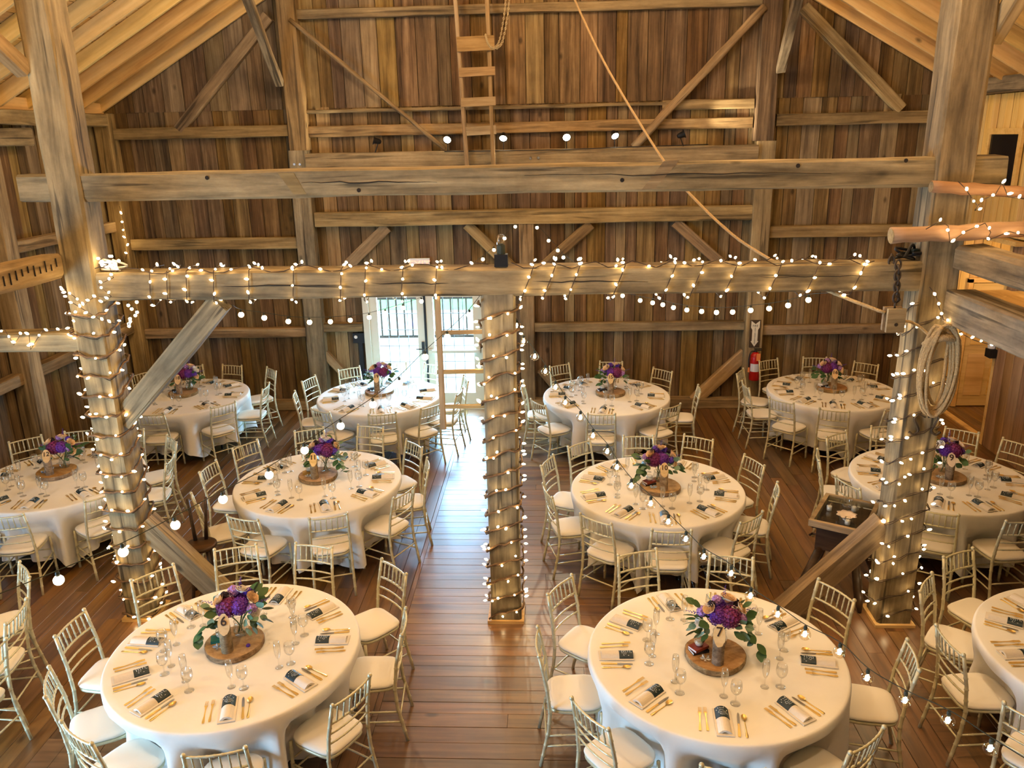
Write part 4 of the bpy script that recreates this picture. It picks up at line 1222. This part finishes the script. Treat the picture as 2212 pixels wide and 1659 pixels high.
# left girt, corner and rail strands
strand([at_y(*p, 6.60) for p in ((-60, 735), (10, 712), (30, 745), (45, 722), (62, 716), (66, 755), (90, 716), (130, 712), (160, 706), (168, 690))], .10, 'fairy lights draped along the left girt', 9)
strand([at_y(*p, 6.5) for p in ((205, 580), (235, 572), (245, 600), (212, 615), (240, 640), (225, 655), (205, 640), (180, 660), (160, 640), (135, 625), (150, 650), (215, 690), (250, 700))], .07, 'tangle of fairy lights where the lit beam meets the left post', 10)
strand([at_y(*p, 12.66) for p in ((258, 445), (265, 470), (266, 495), (271, 515), (276, 540), (272, 560))], .125, 'short string of fairy lights down the far left corner post', 11, s=1.5)
strand([at_y(*p, 6.30) for p in ((2000, 495), (2030, 478), (2048, 488), (2052, 525), (2085, 500), (2128, 482), (2140, 502), (2132, 520), (2180, 500), (2212, 508), (2260, 500))], .11, 'fairy lights twisted around the thick log rail', 12)
strand([at_y(*p, 6.36) for p in ((2070, 392), (2086, 408), (2100, 430), (2118, 452), (2106, 455), (2122, 432), (2150, 420), (2165, 395), (2178, 425), (2215, 430))], .10, 'fairy lights hanging from the thin upper log rail', 13)
strand([at_y(*p, 6.44) for p in ((2008, 620), (2022, 640), (2030, 668), (2038, 690), (2062, 700), (2088, 712), (2072, 718), (2105, 735), (2140, 745), (2165, 748))], .085, 'fairy lights trailing under the broad loft beam', 14)

# globe strings ----------------------------------------------------
GLOBE_LIT = MB().ball((0, 0, -.034), .026, 14, 9).mesh('globe', 'globe_lit', True)
GLOBE_CLR = MB().ball((0, 0, -.042), .033, 16, 10).mesh('globe', 'bulb_glass', True)
FIL = MB().tube([(0, 0, -.012), (.006, 0, -.03), (-.006, 0, -.056)], .004, 5).ball((0, 0, -.040), .012, 8, 5, (1, 1, 1.5)).mesh('filament', 'filament', True)
GS = MB().lathe([(.009, -.014), (.011, 0), (.008, .012)], 8).mesh('socket', 'cord_green')
def globe_string(points, label, lit, tail=()):
    o = tag(mk('globe_lights', None, loc=points[0]), label, 'string lights', 'globe light strings'); c = Vector(points[0])
    P = [Vector(p) - c for p in points]
    path = [p + Vector((0, 0, .018)) for p in P] + [Vector(q) - c for q in tail]
    mk('wire', MB().tube(curve_pts(path, 4), .0026, 5).mesh('wire', 'cord_green', True), o)
    for k, p in enumerate(P):
        b = mk('lamp_socket', GS, o, loc=p)
        if lit: mk('globe', GLOBE_LIT, b)
        else:
            mk('globe', GLOBE_CLR, b); mk('filament', FIL, b)
    return o
def along(px, z0, z1, dy=-8):
    """pixels -> points, depth along a straight line in space (1/depth linear over the pixel path)"""
    n = len(px); L = [0]
    for a, b in zip(px, px[1:]): L.append(L[-1] + hypot(b[0] - a[0], b[1] - a[1]))
    return [at_d(u, v + dy, 1 / ((1 / z0) + (1 / z1 - 1 / z0) * L[i] / L[-1])) for i, (u, v) in enumerate(px)]
globe_string(along([(1052, 630), (1014, 680), (966, 727), (918, 770), (862, 826), (805, 872), (735, 918), (657, 970), (580, 1023), (480, 1075), (377, 1130), (264, 1188), (124, 1248), (-30, 1310)], 7.1, 3.7), 'warm globe lights sagging from the middle post to the lower left', True)
globe_string(along([(1093, 662), (1116, 700), (1131, 733), (1155, 766), (1178, 798), (1200, 832), (1221, 865), (1254, 897), (1281, 936), (1312, 970), (1333, 1004), (1364, 1044), (1406, 1082), (1444, 1121), (1482, 1158), (1521, 1196), (1580, 1232), (1622, 1280), (1681, 1320), (1740, 1362), (1815, 1400), (1875, 1456), (1957, 1504), (2050, 1547), (2142, 1607), (2240, 1668)], 7.1, 3.6, -6), 'clear globe lights sagging from the middle post to the lower right', False)
globe_string(along([(1132, 460), (1113, 490), (1090, 515), (1067, 540), (1043, 560), (1018, 580), (985, 605), (950, 628), (910, 650), (870, 664), (832, 675), (797, 684), (756, 690), (713, 693), (668, 694), (622, 692), (570, 684), (520, 677)], 13.2, 7.4, -5), 'warm globe lights swagging from the far wall to the left brace', True, [at_y(500, 658, 6.72)])
globe_string(along([(1134, 462), (1160, 492), (1185, 520), (1205, 541), (1217, 556), (1241, 574), (1275, 600), (1310, 622), (1345, 638), (1383, 648), (1410, 653), (1432, 657), (1455, 663), (1484, 668), (1516, 671), (1548, 673), (1583, 672), (1622, 668), (1662, 664), (1703, 657), (1747, 645)], 13.2, 7.4, -5), 'warm globe lights swagging from the far wall to the right of the lit beam', True, [at_y(1800, 632, 6.85)])
gb = random.Random(12)
globe_string([at_y(290 + gb.uniform(-14, 14), v, 12.3 + gb.uniform(-.1, .1)) for v in (640, 648, 655, 663, 670, 677, 684, 690, 695, 700)], 'bundle of globe lights hanging in the far left corner', True)

# spotlights on the tie beam of the far wall
for k, (u, v, tgt, p_) in enumerate(((808, 303, (-4.3, 12.4, 4.85), 80), (966, 302, (-2.3, 6.5, .8), 90), (1087, 299, (-.9, 8.5, .8), 90), (1224, 297, (1.2, 6.0, .8), 130), (1329, 294, (2.6, 8.5, .8), 90), (1478, 289, (3.25, 12.55, 4.85), 170))):
    p = at_y(u, v, 12.62)
    d = (Vector(tgt) - p).normalized()
    o = tag(mk('spotlight', None, loc=p), ['small black spotlight at the left end of the far beam, turned left', 'glaring spotlight on the far beam just left of the ladder', 'glaring spotlight on the far beam just right of the ladder',
            'brightest spotlight in the middle of the far beam', 'glaring spotlight on the far beam beside the slanted round pole', 'spotlight at the right end of the far beam, lighting the boards'][k], 'spotlight', 'spotlights on the far beam')
    Mo = orient(d)
    mk('housing', MB().lathe([(.02, -.11), (.036, -.09), (.05, -.01), (.066, .0), (.066, .008), (.06, .008), (.054, -.004)], 14).mesh('housing', 'dark_metal', True), o, M=Mo)
    mk('lens', MB().lathe([(.001, .012), (.034, .008), (.057, -.002)], 14).mesh('lens', 'spot_lens', True), o, M=Mo)
    mk('bracket', MB().tube([d * -.05, d * -.05 + Vector((0, 0, -.05)), Vector((0, .02, 4.2 - p.z))], .008, 6).mesh('bracket', 'dark_metal'), o)
    light('spotlight_beam', 'SPOT', p + d * .03, p_, (1, .84, .58), .04, tgt, angle=75, blend=.7)
tag(mk('power_cable', MB().tube([at_y(u, v, 12.60) for u, v in ((960, 327), (1050, 326), (1200, 324), (1350, 318), (1500, 313), (1530, 312))], .008, 6).mesh('power_cable', 'black', True)), 'black cable along the top of the far tie beam', 'cable')
# ------------------------------------------------------------------ glazed double door and the terrace outside
d1 = struct(mk('door_1', None, loc=((DX0 + DX1) / 2, 12.93, 0)), 'white glazed double door in the far wall')
hw = (DX1 - DX0) / 2
mk('door_frame', MB().box((-hw + .05, 0, 1.08), (.10, .16, 2.16)).box((hw - .05, 0, 1.08), (.10, .16, 2.16)).box((0, 0, 2.11), (2 * hw - .2, .16, .10)).box((0, -.02, .015), (2 * hw, .2, .03)).mesh('door_frame', 'white_paint'), d1)
lw_ = hw - .105
for s in (-1, 1):
    cx_ = s * (lw_ / 2 + .005)
    lf = mk('door_leaf', MB().box((cx_ - lw_ / 2 + .065, 0, 1.04), (.13, .045, 2.02)).box((cx_ + lw_ / 2 - .065, 0, 1.04), (.13, .045, 2.02))
            .box((cx_, 0, 1.98), (lw_ - .26, .045, .14)).box((cx_, 0, .15), (lw_ - .26, .045, .24)).mesh('door_leaf', 'white_paint'), d1)
    gw, gz0, gz1 = lw_ - .26, .27, 1.91
    mk('pane', MB().box((cx_, 0, (gz0 + gz1) / 2), (gw, .008, gz1 - gz0)).mesh('pane', 'glass_pane'), lf)
    for k in range(1, 4): mk('muntin', MB().box((cx_ - gw / 2 + gw * k / 4, -.006, (gz0 + gz1) / 2), (.008, .012, gz1 - gz0)).mesh('muntin', 'rail_dark'), lf)
    for k in range(1, 6): mk('muntin', MB().box((cx_, -.006, gz0 + (gz1 - gz0) * k / 6), (gw, .012, .008)).mesh('muntin', 'rail_dark'), lf)
    if s < 0: mk('lock_plate', MB().box((cx_ + lw_ / 2 - .05, -.035, 1.02), (.045, .03, .28)).tube([(cx_ + lw_ / 2 - .05, -.05, 1.05), (cx_ + lw_ / 2 - .05, -.09, 1.05), (cx_ + lw_ / 2 - .16, -.09, 1.05)], .01, 6).mesh('lock_plate', 'dark_metal'), lf)
    else: mk('push_bar', MB().box((cx_, -.07, 1.0), (lw_ - .06, .035, .045)).box((cx_ - lw_ / 2 + .06, -.045, 1.0), (.07, .06, .07)).box((cx_ + lw_ / 2 - .06, -.045, 1.0), (.07, .06, .07)).mesh('push_bar', 'white_paint'), lf)
mk('astragal', MB().box((0, -.03, 1.04), (.035, .03, 2.02)).mesh('astragal', 'dark_metal'), d1)
# terrace
struct(mk('terrace', MB().box((-2, 17.2, -.1), (16, 8.2, .1)).mesh('terrace', 'deck')), 'sunlit pale terrace outside the glazed door')
struct(mk('lawn', MB().box((-2, 36, -.3), (60, 30, .1)).mesh('lawn', 'lawn')), 'lawn beyond the terrace')
rl = tag(mk('terrace_railing', None, loc=(-2.5, 17.6, 0)), 'dark baluster railing on the terrace outside the glazed door', 'railing')
mk('top_rail', MB().box((0, 0, 1.0), (7, .09, .05)).mesh('top_rail', 'rail_dark'), rl); mk('bottom_rail', MB().box((0, 0, .12), (7, .06, .05)).mesh('bottom_rail', 'rail_dark'), rl)
BAL = MB().box((0, 0, .55), (.03, .03, .86)).mesh('baluster', 'rail_dark')
for k in range(40): mk('baluster', BAL, rl, loc=(-3.4 + k * .175, 0, 0))
for k in range(3): mk('post', MB().box((0, 0, 1.3), (.14, .14, 2.8)).mesh('post', 'rail_dark'), rl, loc=(-2.1 + k * 3.2, 0, 0))
rt = random.Random(50)
for k in range(5):
    x = -12 + k * 5.2; o = mk('garden_tree', None, loc=(x, 24 + rt.uniform(-1, 2), -.25))
    tag(o, ['leafy tree seen through the far left of the glazed door', 'leafy tree seen through the left door leaf', 'leafy tree seen through the middle of the glazed door', 'leafy tree seen through the right door leaf', 'leafy tree hidden beyond the right door jamb'][k], 'tree', 'trees beyond the terrace')
    mk('trunk', MB().tube([(0, 0, 0), (.1, 0, 1.5), (0, 0, 3)], [.2, .16, .1], 8).mesh('trunk', 'bark'), o)
    cr = MB()
    for j in range(260):
        d = Vector((rt.gauss(0, 1), rt.gauss(0, 1), rt.gauss(0, 1))).normalized() * rt.uniform(.6, 1.9)
        c = Vector((0, 0, 2.2)) + Vector((d.x, d.y, d.z * 1.1)); a = Vector((rt.gauss(0, 1), rt.gauss(0, 1), rt.gauss(0, 1))).normalized(); b = a.orthogonal().normalized()
        s_ = rt.uniform(.12, .28); cr.add([c - a * s_, c + b * s_ * .6, c + a * s_, c - b * s_ * .6], [(0, 1, 2, 3)])
    mk('crown', cr.mesh('crown', 'tree_leaf'), o)

# ------------------------------------------------------------------ signs and fittings on the far wall
p = at_y(908, 584, 12.93)
ex = tag(mk('exit_sign', None, loc=(p.x, 12.90, p.z + .10)), 'white exit sign with red letters above the glazed door', 'sign')
mk('case', MB().box((0, 0, 0), (.33, .05, .20)).mesh('case', 'white_plastic'), ex)
def text(body, size, mat, parent, M_, ext=.001, sp=1.0):
    cu = bpy.data.curves.new('lettering', 'FONT'); cu.body = body; cu.size = size; cu.align_x = 'CENTER'; cu.align_y = 'CENTER'; cu.extrude = ext; cu.space_line = sp
    cu.materials.append(MATS[mat]); return mk('lettering', font_mesh(cu, 'lettering'), parent, M=M_)
text('EXIT', .17, 'exit_red', ex, Matrix.Translation((0, -.027, 0)) @ Matrix.Rotation(pi / 2, 4, 'X'))
pt = at_y(1632, 691, 12.73); pb = at_y(1629, 750, 12.73)
sg = tag(mk('extinguisher_sign', None, loc=((pt.x + pb.x) / 2, 12.725, (pt.z + pb.z) / 2)), 'dark sign with white down arrow reading fire extinguisher on the right post', 'sign')
H = pt.z - pb.z; w2 = .082
mk('plate', MB().box((0, 0, 0), (w2 * 2, .006, H)).mesh('plate', 'sign_back'), sg)
hh = H / 2 - .012
ar = [(-.068, hh), (0, hh - .055), (.068, hh), (.068, hh - .11), (.045, hh - .15), (.045, -hh + .09), (.062, -hh + .09), (0, -hh), (-.062, -hh + .09), (-.045, -hh + .09), (-.045, hh - .15), (-.068, hh - .11)]
mk('arrow', MB().add([(x, -.0045, z) for x, z in ar], [(0, 1, 10, 11), (1, 2, 3, 4), (1, 4, 10), (10, 4, 5, 9), (9, 5, 6, 7), (9, 7, 8)]).mesh('arrow', 'sign_cream'), sg)
text('FIRE', .048, 'black', sg, Matrix.Translation((0, -.0055, hh - .085)) @ Matrix.Rotation(pi / 2, 4, 'X'), .0005)
text('\n'.join('EXTINGUISHER'), .030, 'black', sg, Matrix.Translation((0, -.0055, -.035)) @ Matrix.Rotation(pi / 2, 4, 'X'), .0005, .74)
e0 = at_y(1628, 820, 12.63)
fe = tag(mk('fire_extinguisher', None, loc=(e0.x, 12.62, e0.z)), 'red fire extinguisher with orange tag on the right far post', 'fire extinguisher')
mk('cylinder', MB().lathe([(.075, 0), (.085, .012), (.085, .36), (.078, .41), (.05, .45), (.028, .465)], 20).mesh('cylinder', 'red_paint', True), fe)
mk('valve', MB().lathe([(.026, .46), (.026, .49), (.015, .50)], 10).box((.03, 0, .515), (.12, .02, .014)).box((.045, 0, .49), (.10, .02, .012)).mesh('valve', 'black'), fe)
mk('hose', MB().tube(curve_pts([(-.02, 0, .48), (-.08, -.02, .47), (-.105, -.03, .38), (-.10, -.03, .22)], 5), .011, 7).mesh('hose', 'black', True), fe)
mk('nozzle', MB().tube([(-.10, -.03, .22), (-.10, -.03, .14)], [.012, .018], 8).mesh('nozzle', 'tag_orange'), fe)
v = []; 
for z in (.155, .285):
    for k in range(9):
        th = -pi / 2 - 1.15 + 2.3 * k / 8; v.append((.0862 * cos(th), .0862 * sin(th), z))
mk('label_sticker', MB().add(v, [(k, k + 1, k + 10, k + 9) for k in range(8)]).mesh('label_sticker', 'label_white'), fe)
mk('inspection_tag', MB().box((.025, -.092, .40), (.06, .003, .12)).mesh('inspection_tag', 'tag_orange'), fe)
q = at_y(776, 729, 12.93)
bxo = tag(mk('wall_control_box', None, loc=(q.x, 12.91, q.z)), 'small dark control box with cord left of the glazed door', 'control box')
mk('case', MB().box((0, 0, 0), (.19, .06, .17)).mesh('case', 'dark_metal'), bxo); mk('dial', MB().lathe([(.03, 0), (.025, .012)], 12, (-.045, -.03, .02), (0, -1, 0)).mesh('dial', 'white_plastic'), bxo)
mk('conduit', MB().box((.02, .01, -.65), (.07, .04, 1.14)).mesh('conduit', 'dark_metal'), bxo)
s0 = at_x(2150, 752, XR)
sc = tag(mk('wall_sconce', None, loc=(XR - .05, s0.y, s0.z)), 'small dark wall sconce under the loft beam on the right', 'sconce')
mk('case', MB().box((0, 0, -.07), (.09, .14, .12)).mesh('case', 'black'), sc); mk('shade', MB().lathe([(.05, 0), (.065, .13), (.06, .13), (.046, .01)], 10).mesh('shade', 'label_white'), sc)
sw_ = at_y(1966, 668, 12.9)
o = tag(mk('notice_card', MB().box((0, 0, 0), (.14, .012, .24)).mesh('notice_card', 'label_white'), loc=(sw_.x, 12.93, sw_.z)), 'white notice card on the far wall beside the right post', 'card')

# ------------------------------------------------------------------ rope, block and hardware
def rope_obj(name, pts, r_, label, cat, mat='rope', n=6):
    P = curve_pts(pts, n); c = P[0]
    o = mk(name, None, loc=c); rel = [p - c for p in P]
    mk('rope_strand' if mat == 'rope' else 'strand', MB().tube(rel, r_, 7).mesh('strand', mat, True), o)
    # a second lay that twists around it
    seg = []; 
    for i, p in enumerate(rel): seg.append(p + Vector((cos(i * 1.7), sin(i * 1.7), cos(i * 1.7 + 1))) * r_ * .35)
    mk('twist', MB().tube(seg, r_ * .75, 6).mesh('twist', mat, True), o)
    return tag(o, label, cat)
rope_obj('hoist_rope', [at_y(1236, -12, 11.6), at_y(1290, 105, 10.9), at_y(1345, 205, 10.2), at_y(1432, 345, 9.2), at_y(1482, 410, 8.7), at_y(1580, 505, 7.9), at_y(1680, 570, 7.25), at_y(1760, 615, 6.95), at_y(1830, 645, 6.62), at_y(1912, 676, 6.44)], .014, 'long hoist rope slanting down from the roof to the pulley block', 'rope')
blk = at_y(1930, 690, 6.42)
pb_ = tag(mk('pulley_block', None, loc=blk), 'old wooden pulley block hanging on a chain from the lit beam', 'pulley')
for s in (-1, 1): mk('cheek', MB().box((0, s * .042, 0), (.14, .03, .19)).mesh('cheek', 'ladder_wood'), pb_)
mk('sheave', MB().lathe([(.055, -.02), (.045, 0), (.055, .02)], 14, (0, 0, -.01), (0, 1, 0)).mesh('sheave', 'iron'), pb_)
mk('axle', MB().tube([(0, -.062, -.03), (0, .062, -.03)], .014, 8).mesh('axle', 'iron'), pb_)
mk('hook', MB().tube(curve_pts([(0, 0, .09), (.0, 0, .13), (.03, 0, .16), (0, 0, .19), (-.02, 0, .17)], 4), .009, 6).mesh('hook', 'iron', True), pb_)
def link(parent, c, rot, s=1.0):
    n = 14; pts = [(.022 * s * cos(2 * pi * k / n), 0, .042 * s * sin(2 * pi * k / n)) for k in range(n)]
    mk('chain_link', MB().tube(pts, .009 * s, 6, closed=True).mesh('chain_link', 'iron', True), parent, M=Matrix.Translation(c) @ Matrix.Rotation(rot, 4, 'Z'))
ca = at_y(1940, 572, 6.54); cbm = Vector((blk.x, blk.y, blk.z + .18))
chn = tag(mk('hanging_chain', None, loc=ca), 'rusty chain looped over the lit beam holding the pulley block', 'chain')
for k in range(7): link(chn, (cbm - ca) * (k / 6), pi / 2 * (k % 2))
for k in range(3): link(chn, Vector((-.03 + .02 * k, .06 + .05 * k, .02)), .7 * k)
rope_obj('tail_rope', [blk + Vector((.07, 0, -.02)), at_y(1965, 695, 6.45), at_y(1985, 705, 6.5), at_y(2005, 722, 6.50)], .012, 'rope tail between pulley block and right post', 'rope')
# coil on the right post
cc = at_y(2022, 790, 6.50)
rcx = random.Random(14); pts = []
for k in range(8 * 16 + 1):
    a = 2 * pi * k / 16; t = k / 128
    lp_ = k // 16
    rx = (.155, .10, .135, .07, .15, .115, .085, .14)[min(lp_, 7)]; rz_ = (.40, .34, .38, .30, .36, .39, .33, .37)[min(lp_, 7)]
    pts.append(cc + Vector((rx * sin(a) + .012 * sin(k * .7), -.025 - .075 * ((lp_ * 3) % 8) / 8 - .02 * (cos(a) > .5), rz_ * cos(a) - .02)))
rope_obj('coiled_rope', pts, .014, 'thick coil of rope hung on the right post', 'rope', n=2)
bnd = tag(mk('rope_binding', MB().tube(curve_pts([cc + Vector(q) for q in ((-.13, -.03, .18), (-.09, -.075, .24), (0, -.10, .26), (.09, -.075, .24), (.13, -.03, .18))], 5), .03, 8).mesh('rope_binding', 'rope', True)), 'rope turns binding the top of the coil on the right post', 'rope')
# S-shaped iron hooks under the coil
hk = at_y(2000, 915, 6.555)
for s, nm in ((-1, 'left'), (1, 'right')):
    pts = [(s * .01, 0, .06), (s * .06, 0, .085), (s * .10, 0, .05), (s * .075, 0, -.01), (s * .055, 0, -.06), (s * .09, 0, -.10), (s * .13, 0, -.075)]
    tag(mk('iron_hook', MB().tube(curve_pts(pts, 5), .0115, 7).mesh('iron_hook', 'iron', True), loc=hk), '%s half of the curled iron hook pair on the right post' % nm, 'hook')
# dark clutter of coiled wire on the right end of the lit beam
cl = at_y(1965, 560, 6.70); rcl = random.Random(19)
pts = [Vector((rcl.uniform(-.14, .14), rcl.uniform(-.06, .06), rcl.uniform(0, .12))) for _ in range(16)]
wc = tag(mk('wire_bundle', None, loc=(cl.x, 6.70, 3.36)), 'dark bundle of spare light wire on the right end of the lit beam', 'wire bundle')
mk('wire', MB().tube(curve_pts(pts, 5), .012, 6).mesh('wire', 'black', True), wc); mk('plug', MB().box((.06, 0, .06), (.09, .05, .05)).mesh('plug', 'cord_green'), wc)
cl = at_y(235, 578, 6.7)
pts = [Vector((rcl.uniform(-.12, .12), rcl.uniform(-.06, .06), rcl.uniform(0, .10))) for _ in range(14)]
wc = tag(mk('wire_bundle', None, loc=(cl.x + .05, 6.70, 3.36)), 'pale bundle of spare light wire on the left end of the lit beam', 'wire bundle')
mk('wire', MB().tube(curve_pts(pts, 5), .010, 6).mesh('wire', 'white_plastic', True), wc)
for k in range(8): add_bulb(wc, Vector((rcl.uniform(-.1, .1), -.06, rcl.uniform(.03, .13))), (0, -1, .2), 1.2)
# plug box and small fixture on the centre of the lit beam
fx = at_y(1083, 580, 6.65)
fo = tag(mk('power_adapter', None, loc=(fx.x, 6.66, 3.355)), 'blue-black power adapter with clear cap on the beam above the middle post', 'adapter')
mk('base', MB().box((0, 0, .05), (.11, .09, .10)).mesh('base', 'black'), fo); mk('body', MB().lathe([(.035, .10), (.035, .17), (.02, .185)], 12).mesh('body', 'cord_green'), fo)
mk('cap', MB().lathe([(.034, .18), (.038, .24), (.02, .26)], 10).mesh('cap', 'glass', True), fo)
# chain loop near the ladder
chp = [at_y(1094, -12, 12.2), at_y(1088, 40, 12.2), at_y(1078, 90, 12.2), at_y(1066, 104, 12.2), at_y(1055, 95, 12.2), at_y(1049, 76, 12.2)]
lc = tag(mk('chain_loop', None, loc=chp[0]), 'pale chain looped beside the tall board ladder', 'chain')
P = curve_pts(chp, 10)
for k, q in enumerate(P[::1]):
    n = 8; s = .55
    me = MB().tube([(.018 * s * cos(2 * pi * j / n), 0, .032 * s * sin(2 * pi * j / n)) for j in range(n)], .006, 5, closed=True)
    if k == 0: LK = me.mesh('chain_link', 'chain', True)
    mk('chain_link', LK, lc, M=Matrix.Translation(q - P[0]) @ Matrix.Rotation(pi / 2 * (k % 2), 4, 'Z'))
chp2 = [p_ + Vector((.05, -.02, 0)) for p_ in chp[:4]]
P2 = curve_pts(chp2, 10)
for k, q in enumerate(P2): mk('chain_link', LK, lc, M=Matrix.Translation(q - P[0]) @ Matrix.Rotation(pi / 2 * (k % 2), 4, 'Z'))

# ------------------------------------------------------------------ antique wash stand by the right post
ZT = .79
cor = [at_z(u, v, ZT) for u, v in ((1782, 1069), (1898, 1094), (1872, 1157), (1748, 1130))]
ctr = sum(cor, Vector()) / 4
ax = ((cor[1] - cor[0]) + (cor[2] - cor[3])).normalized(); rzc = atan2(ax.y, ax.x)
wx = ((cor[1] - cor[0]).length + (cor[2] - cor[3]).length) / 4; wy = ((cor[3] - cor[0]).length + (cor[2] - cor[1]).length) / 4
ws = tag(mk('display_stand', None, loc=(ctr.x, ctr.y, 0), rz=rzc), 'antique dark wood stand with glass-topped tray beside the right post', 'stand')
for s in (-1, 1):
    mk('tray_rail', MB().box((0, s * (wy - .02), ZT), (2 * wx, .04, .06)).mesh('tray_rail', 'ladder_wood'), ws)
    mk('tray_rail', MB().box((s * (wx - .02), 0, ZT), (.04, 2 * wy - .08, .06)).mesh('tray_rail', 'ladder_wood'), ws)
mk('tray_bottom', MB().box((0, 0, ZT - .05), (2 * wx - .06, 2 * wy - .06, .012)).mesh('tray_bottom', 'dark_wood'), ws)
mk('glass_top', MB().box((0, 0, ZT + .012), (2 * wx - .08, 2 * wy - .08, .008)).mesh('glass_top', 'glass_pane'), ws)
mk('box_body', MB().box((-.02, .02, ZT - .19), (wx * 1.45, wy * 1.3, .27)).mesh('box_body', 'dark_wood'), ws)
for sx, sy in ((-1, -1), (1, -1), (-1, 1), (1, 1)):
    mk('leg', MB().tube([(sx * wx * .62, sy * wy * .5, ZT - .32), (sx * wx * 1.02, sy * wy * .98, .12), (sx * wx * 1.12, sy * wy * 1.08, 0)], [.042, .045, .018], 10).mesh('leg', 'dark_wood', True), ws)
mk('hanging_cloth', MB().add([(x, y, z) for z in (ZT - .30, .22) for x, y in [(-wx * .5 + wx * 1.0 * k / 10, -.06 + .02 * (k % 2)) for k in range(11)]], [(k, k + 1, k + 12, k + 11) for k in range(10)]).mesh('hanging_cloth', 'cloth_pink', True), ws)
mk('crank', MB().tube([(-wx * .7, 0, ZT - .28), (-wx * 1.1, 0, ZT - .28), (-wx * 1.15, -.05, ZT - .28)], .012, 6).mesh('crank', 'dark_wood'), ws)
ZC = ZT + .017
def cand(u, v, label):
    p = at_z(u, v, ZC)
    o = tag(mk('votive_candle', None, loc=p), label, 'candle', 'votive candles')
    mk('cup', MB().open_lathe([(.026, 0), (.028, .075), (.0265, .075), (.025, .004)], 14).mesh('cup', 'glass', True), o); mk('candle', MB().lathe([(.024, .003), (.025, .045), (.003, .046)], 14).mesh('candle', 'wax', True), o)
cand(1791, 1102, 'white votive candle at the left of the glass-topped stand')
cand(1844, 1104, 'white votive candle behind the lamp on the glass-topped stand')
cand(1830, 1133, 'white votive candle at the front of the glass-topped stand')
lp = at_z(1829, 1107, ZC)
hl = tag(mk('hurricane_lamp', None, loc=lp), 'clear glass hurricane lamp on the glass-topped stand', 'lamp')
mk('font', MB().lathe([(.05, 0), (.04, .01), (.018, .03), (.045, .06), (.045, .085), (.02, .10)], 14).mesh('font', 'glass', True), hl)
mk('chimney', MB().open_lathe([(.03, .10), (.046, .15), (.036, .21), (.022, .27), (.024, .30)], 14).mesh('chimney', 'glass', True), hl)
fp = at_z(1828, 1122, ZC)
fd = MB(); N = 32
v = []
for q_, z in ((.01, .025), (.05, .035), (.085, .05), (.09, .055), (.05, .028), (.01, .012)):
    for k in range(N):
        th = 2 * pi * k / N; rr_ = q_ * (1 + (.12 * cos(8 * th) if q_ > .04 else 0)); v.append((rr_ * cos(th), rr_ * sin(th), z))
fd.add(v, [(r * N + k, r * N + (k + 1) % N, (r + 1) * N + (k + 1) % N, (r + 1) * N + k) for r in range(5) for k in range(N)]).lathe([(.035, 0), (.012, .01), (.012, .02)], 12)
tag(mk('ruffled_dish', fd.mesh('ruffled_dish', 'cloth_pink', True), loc=fp), 'ruffled cream glass dish on the glass-topped stand', 'dish')

# ------------------------------------------------------------------ dark stool behind the left post
sp_ = at_z(418, 1188, .55)
so = tag(mk('wooden_stool', None, loc=(sp_.x + .03, sp_.y + .09, 0), rz=.3), 'dark antique wooden stool with upright back sticks behind the left post', 'stool')
mk('seat', MB().lathe([(.14, .53), (.16, .545), (.16, .565), (.14, .575)], 20).mesh('seat', 'dark_wood', True), so)
for k in range(4):
    a = pi / 4 + k * pi / 2
    mk('leg', MB().tube([(.09 * cos(a), .09 * sin(a), .54), (.17 * cos(a), .17 * sin(a), 0)], [.02, .017], 8).mesh('leg', 'dark_wood', True), so)
for k in range(4):
    a, b = pi / 4 + k * pi / 2, pi / 4 + (k + 1) * pi / 2
    mk('stretcher', MB().tube([(.14 * cos(a), .14 * sin(a), .2), (.14 * cos(b), .14 * sin(b), .2)], .01, 6).mesh('stretcher', 'dark_wood', True), so)
for x, lean in ((-.05, -.02), (.05, .05)):
    mk('back_stick', MB().tube([(x, .08, .56), (x + lean, .10, 1.02)], [.02, .014], 8).mesh('back_stick', 'dark_wood', True), so)
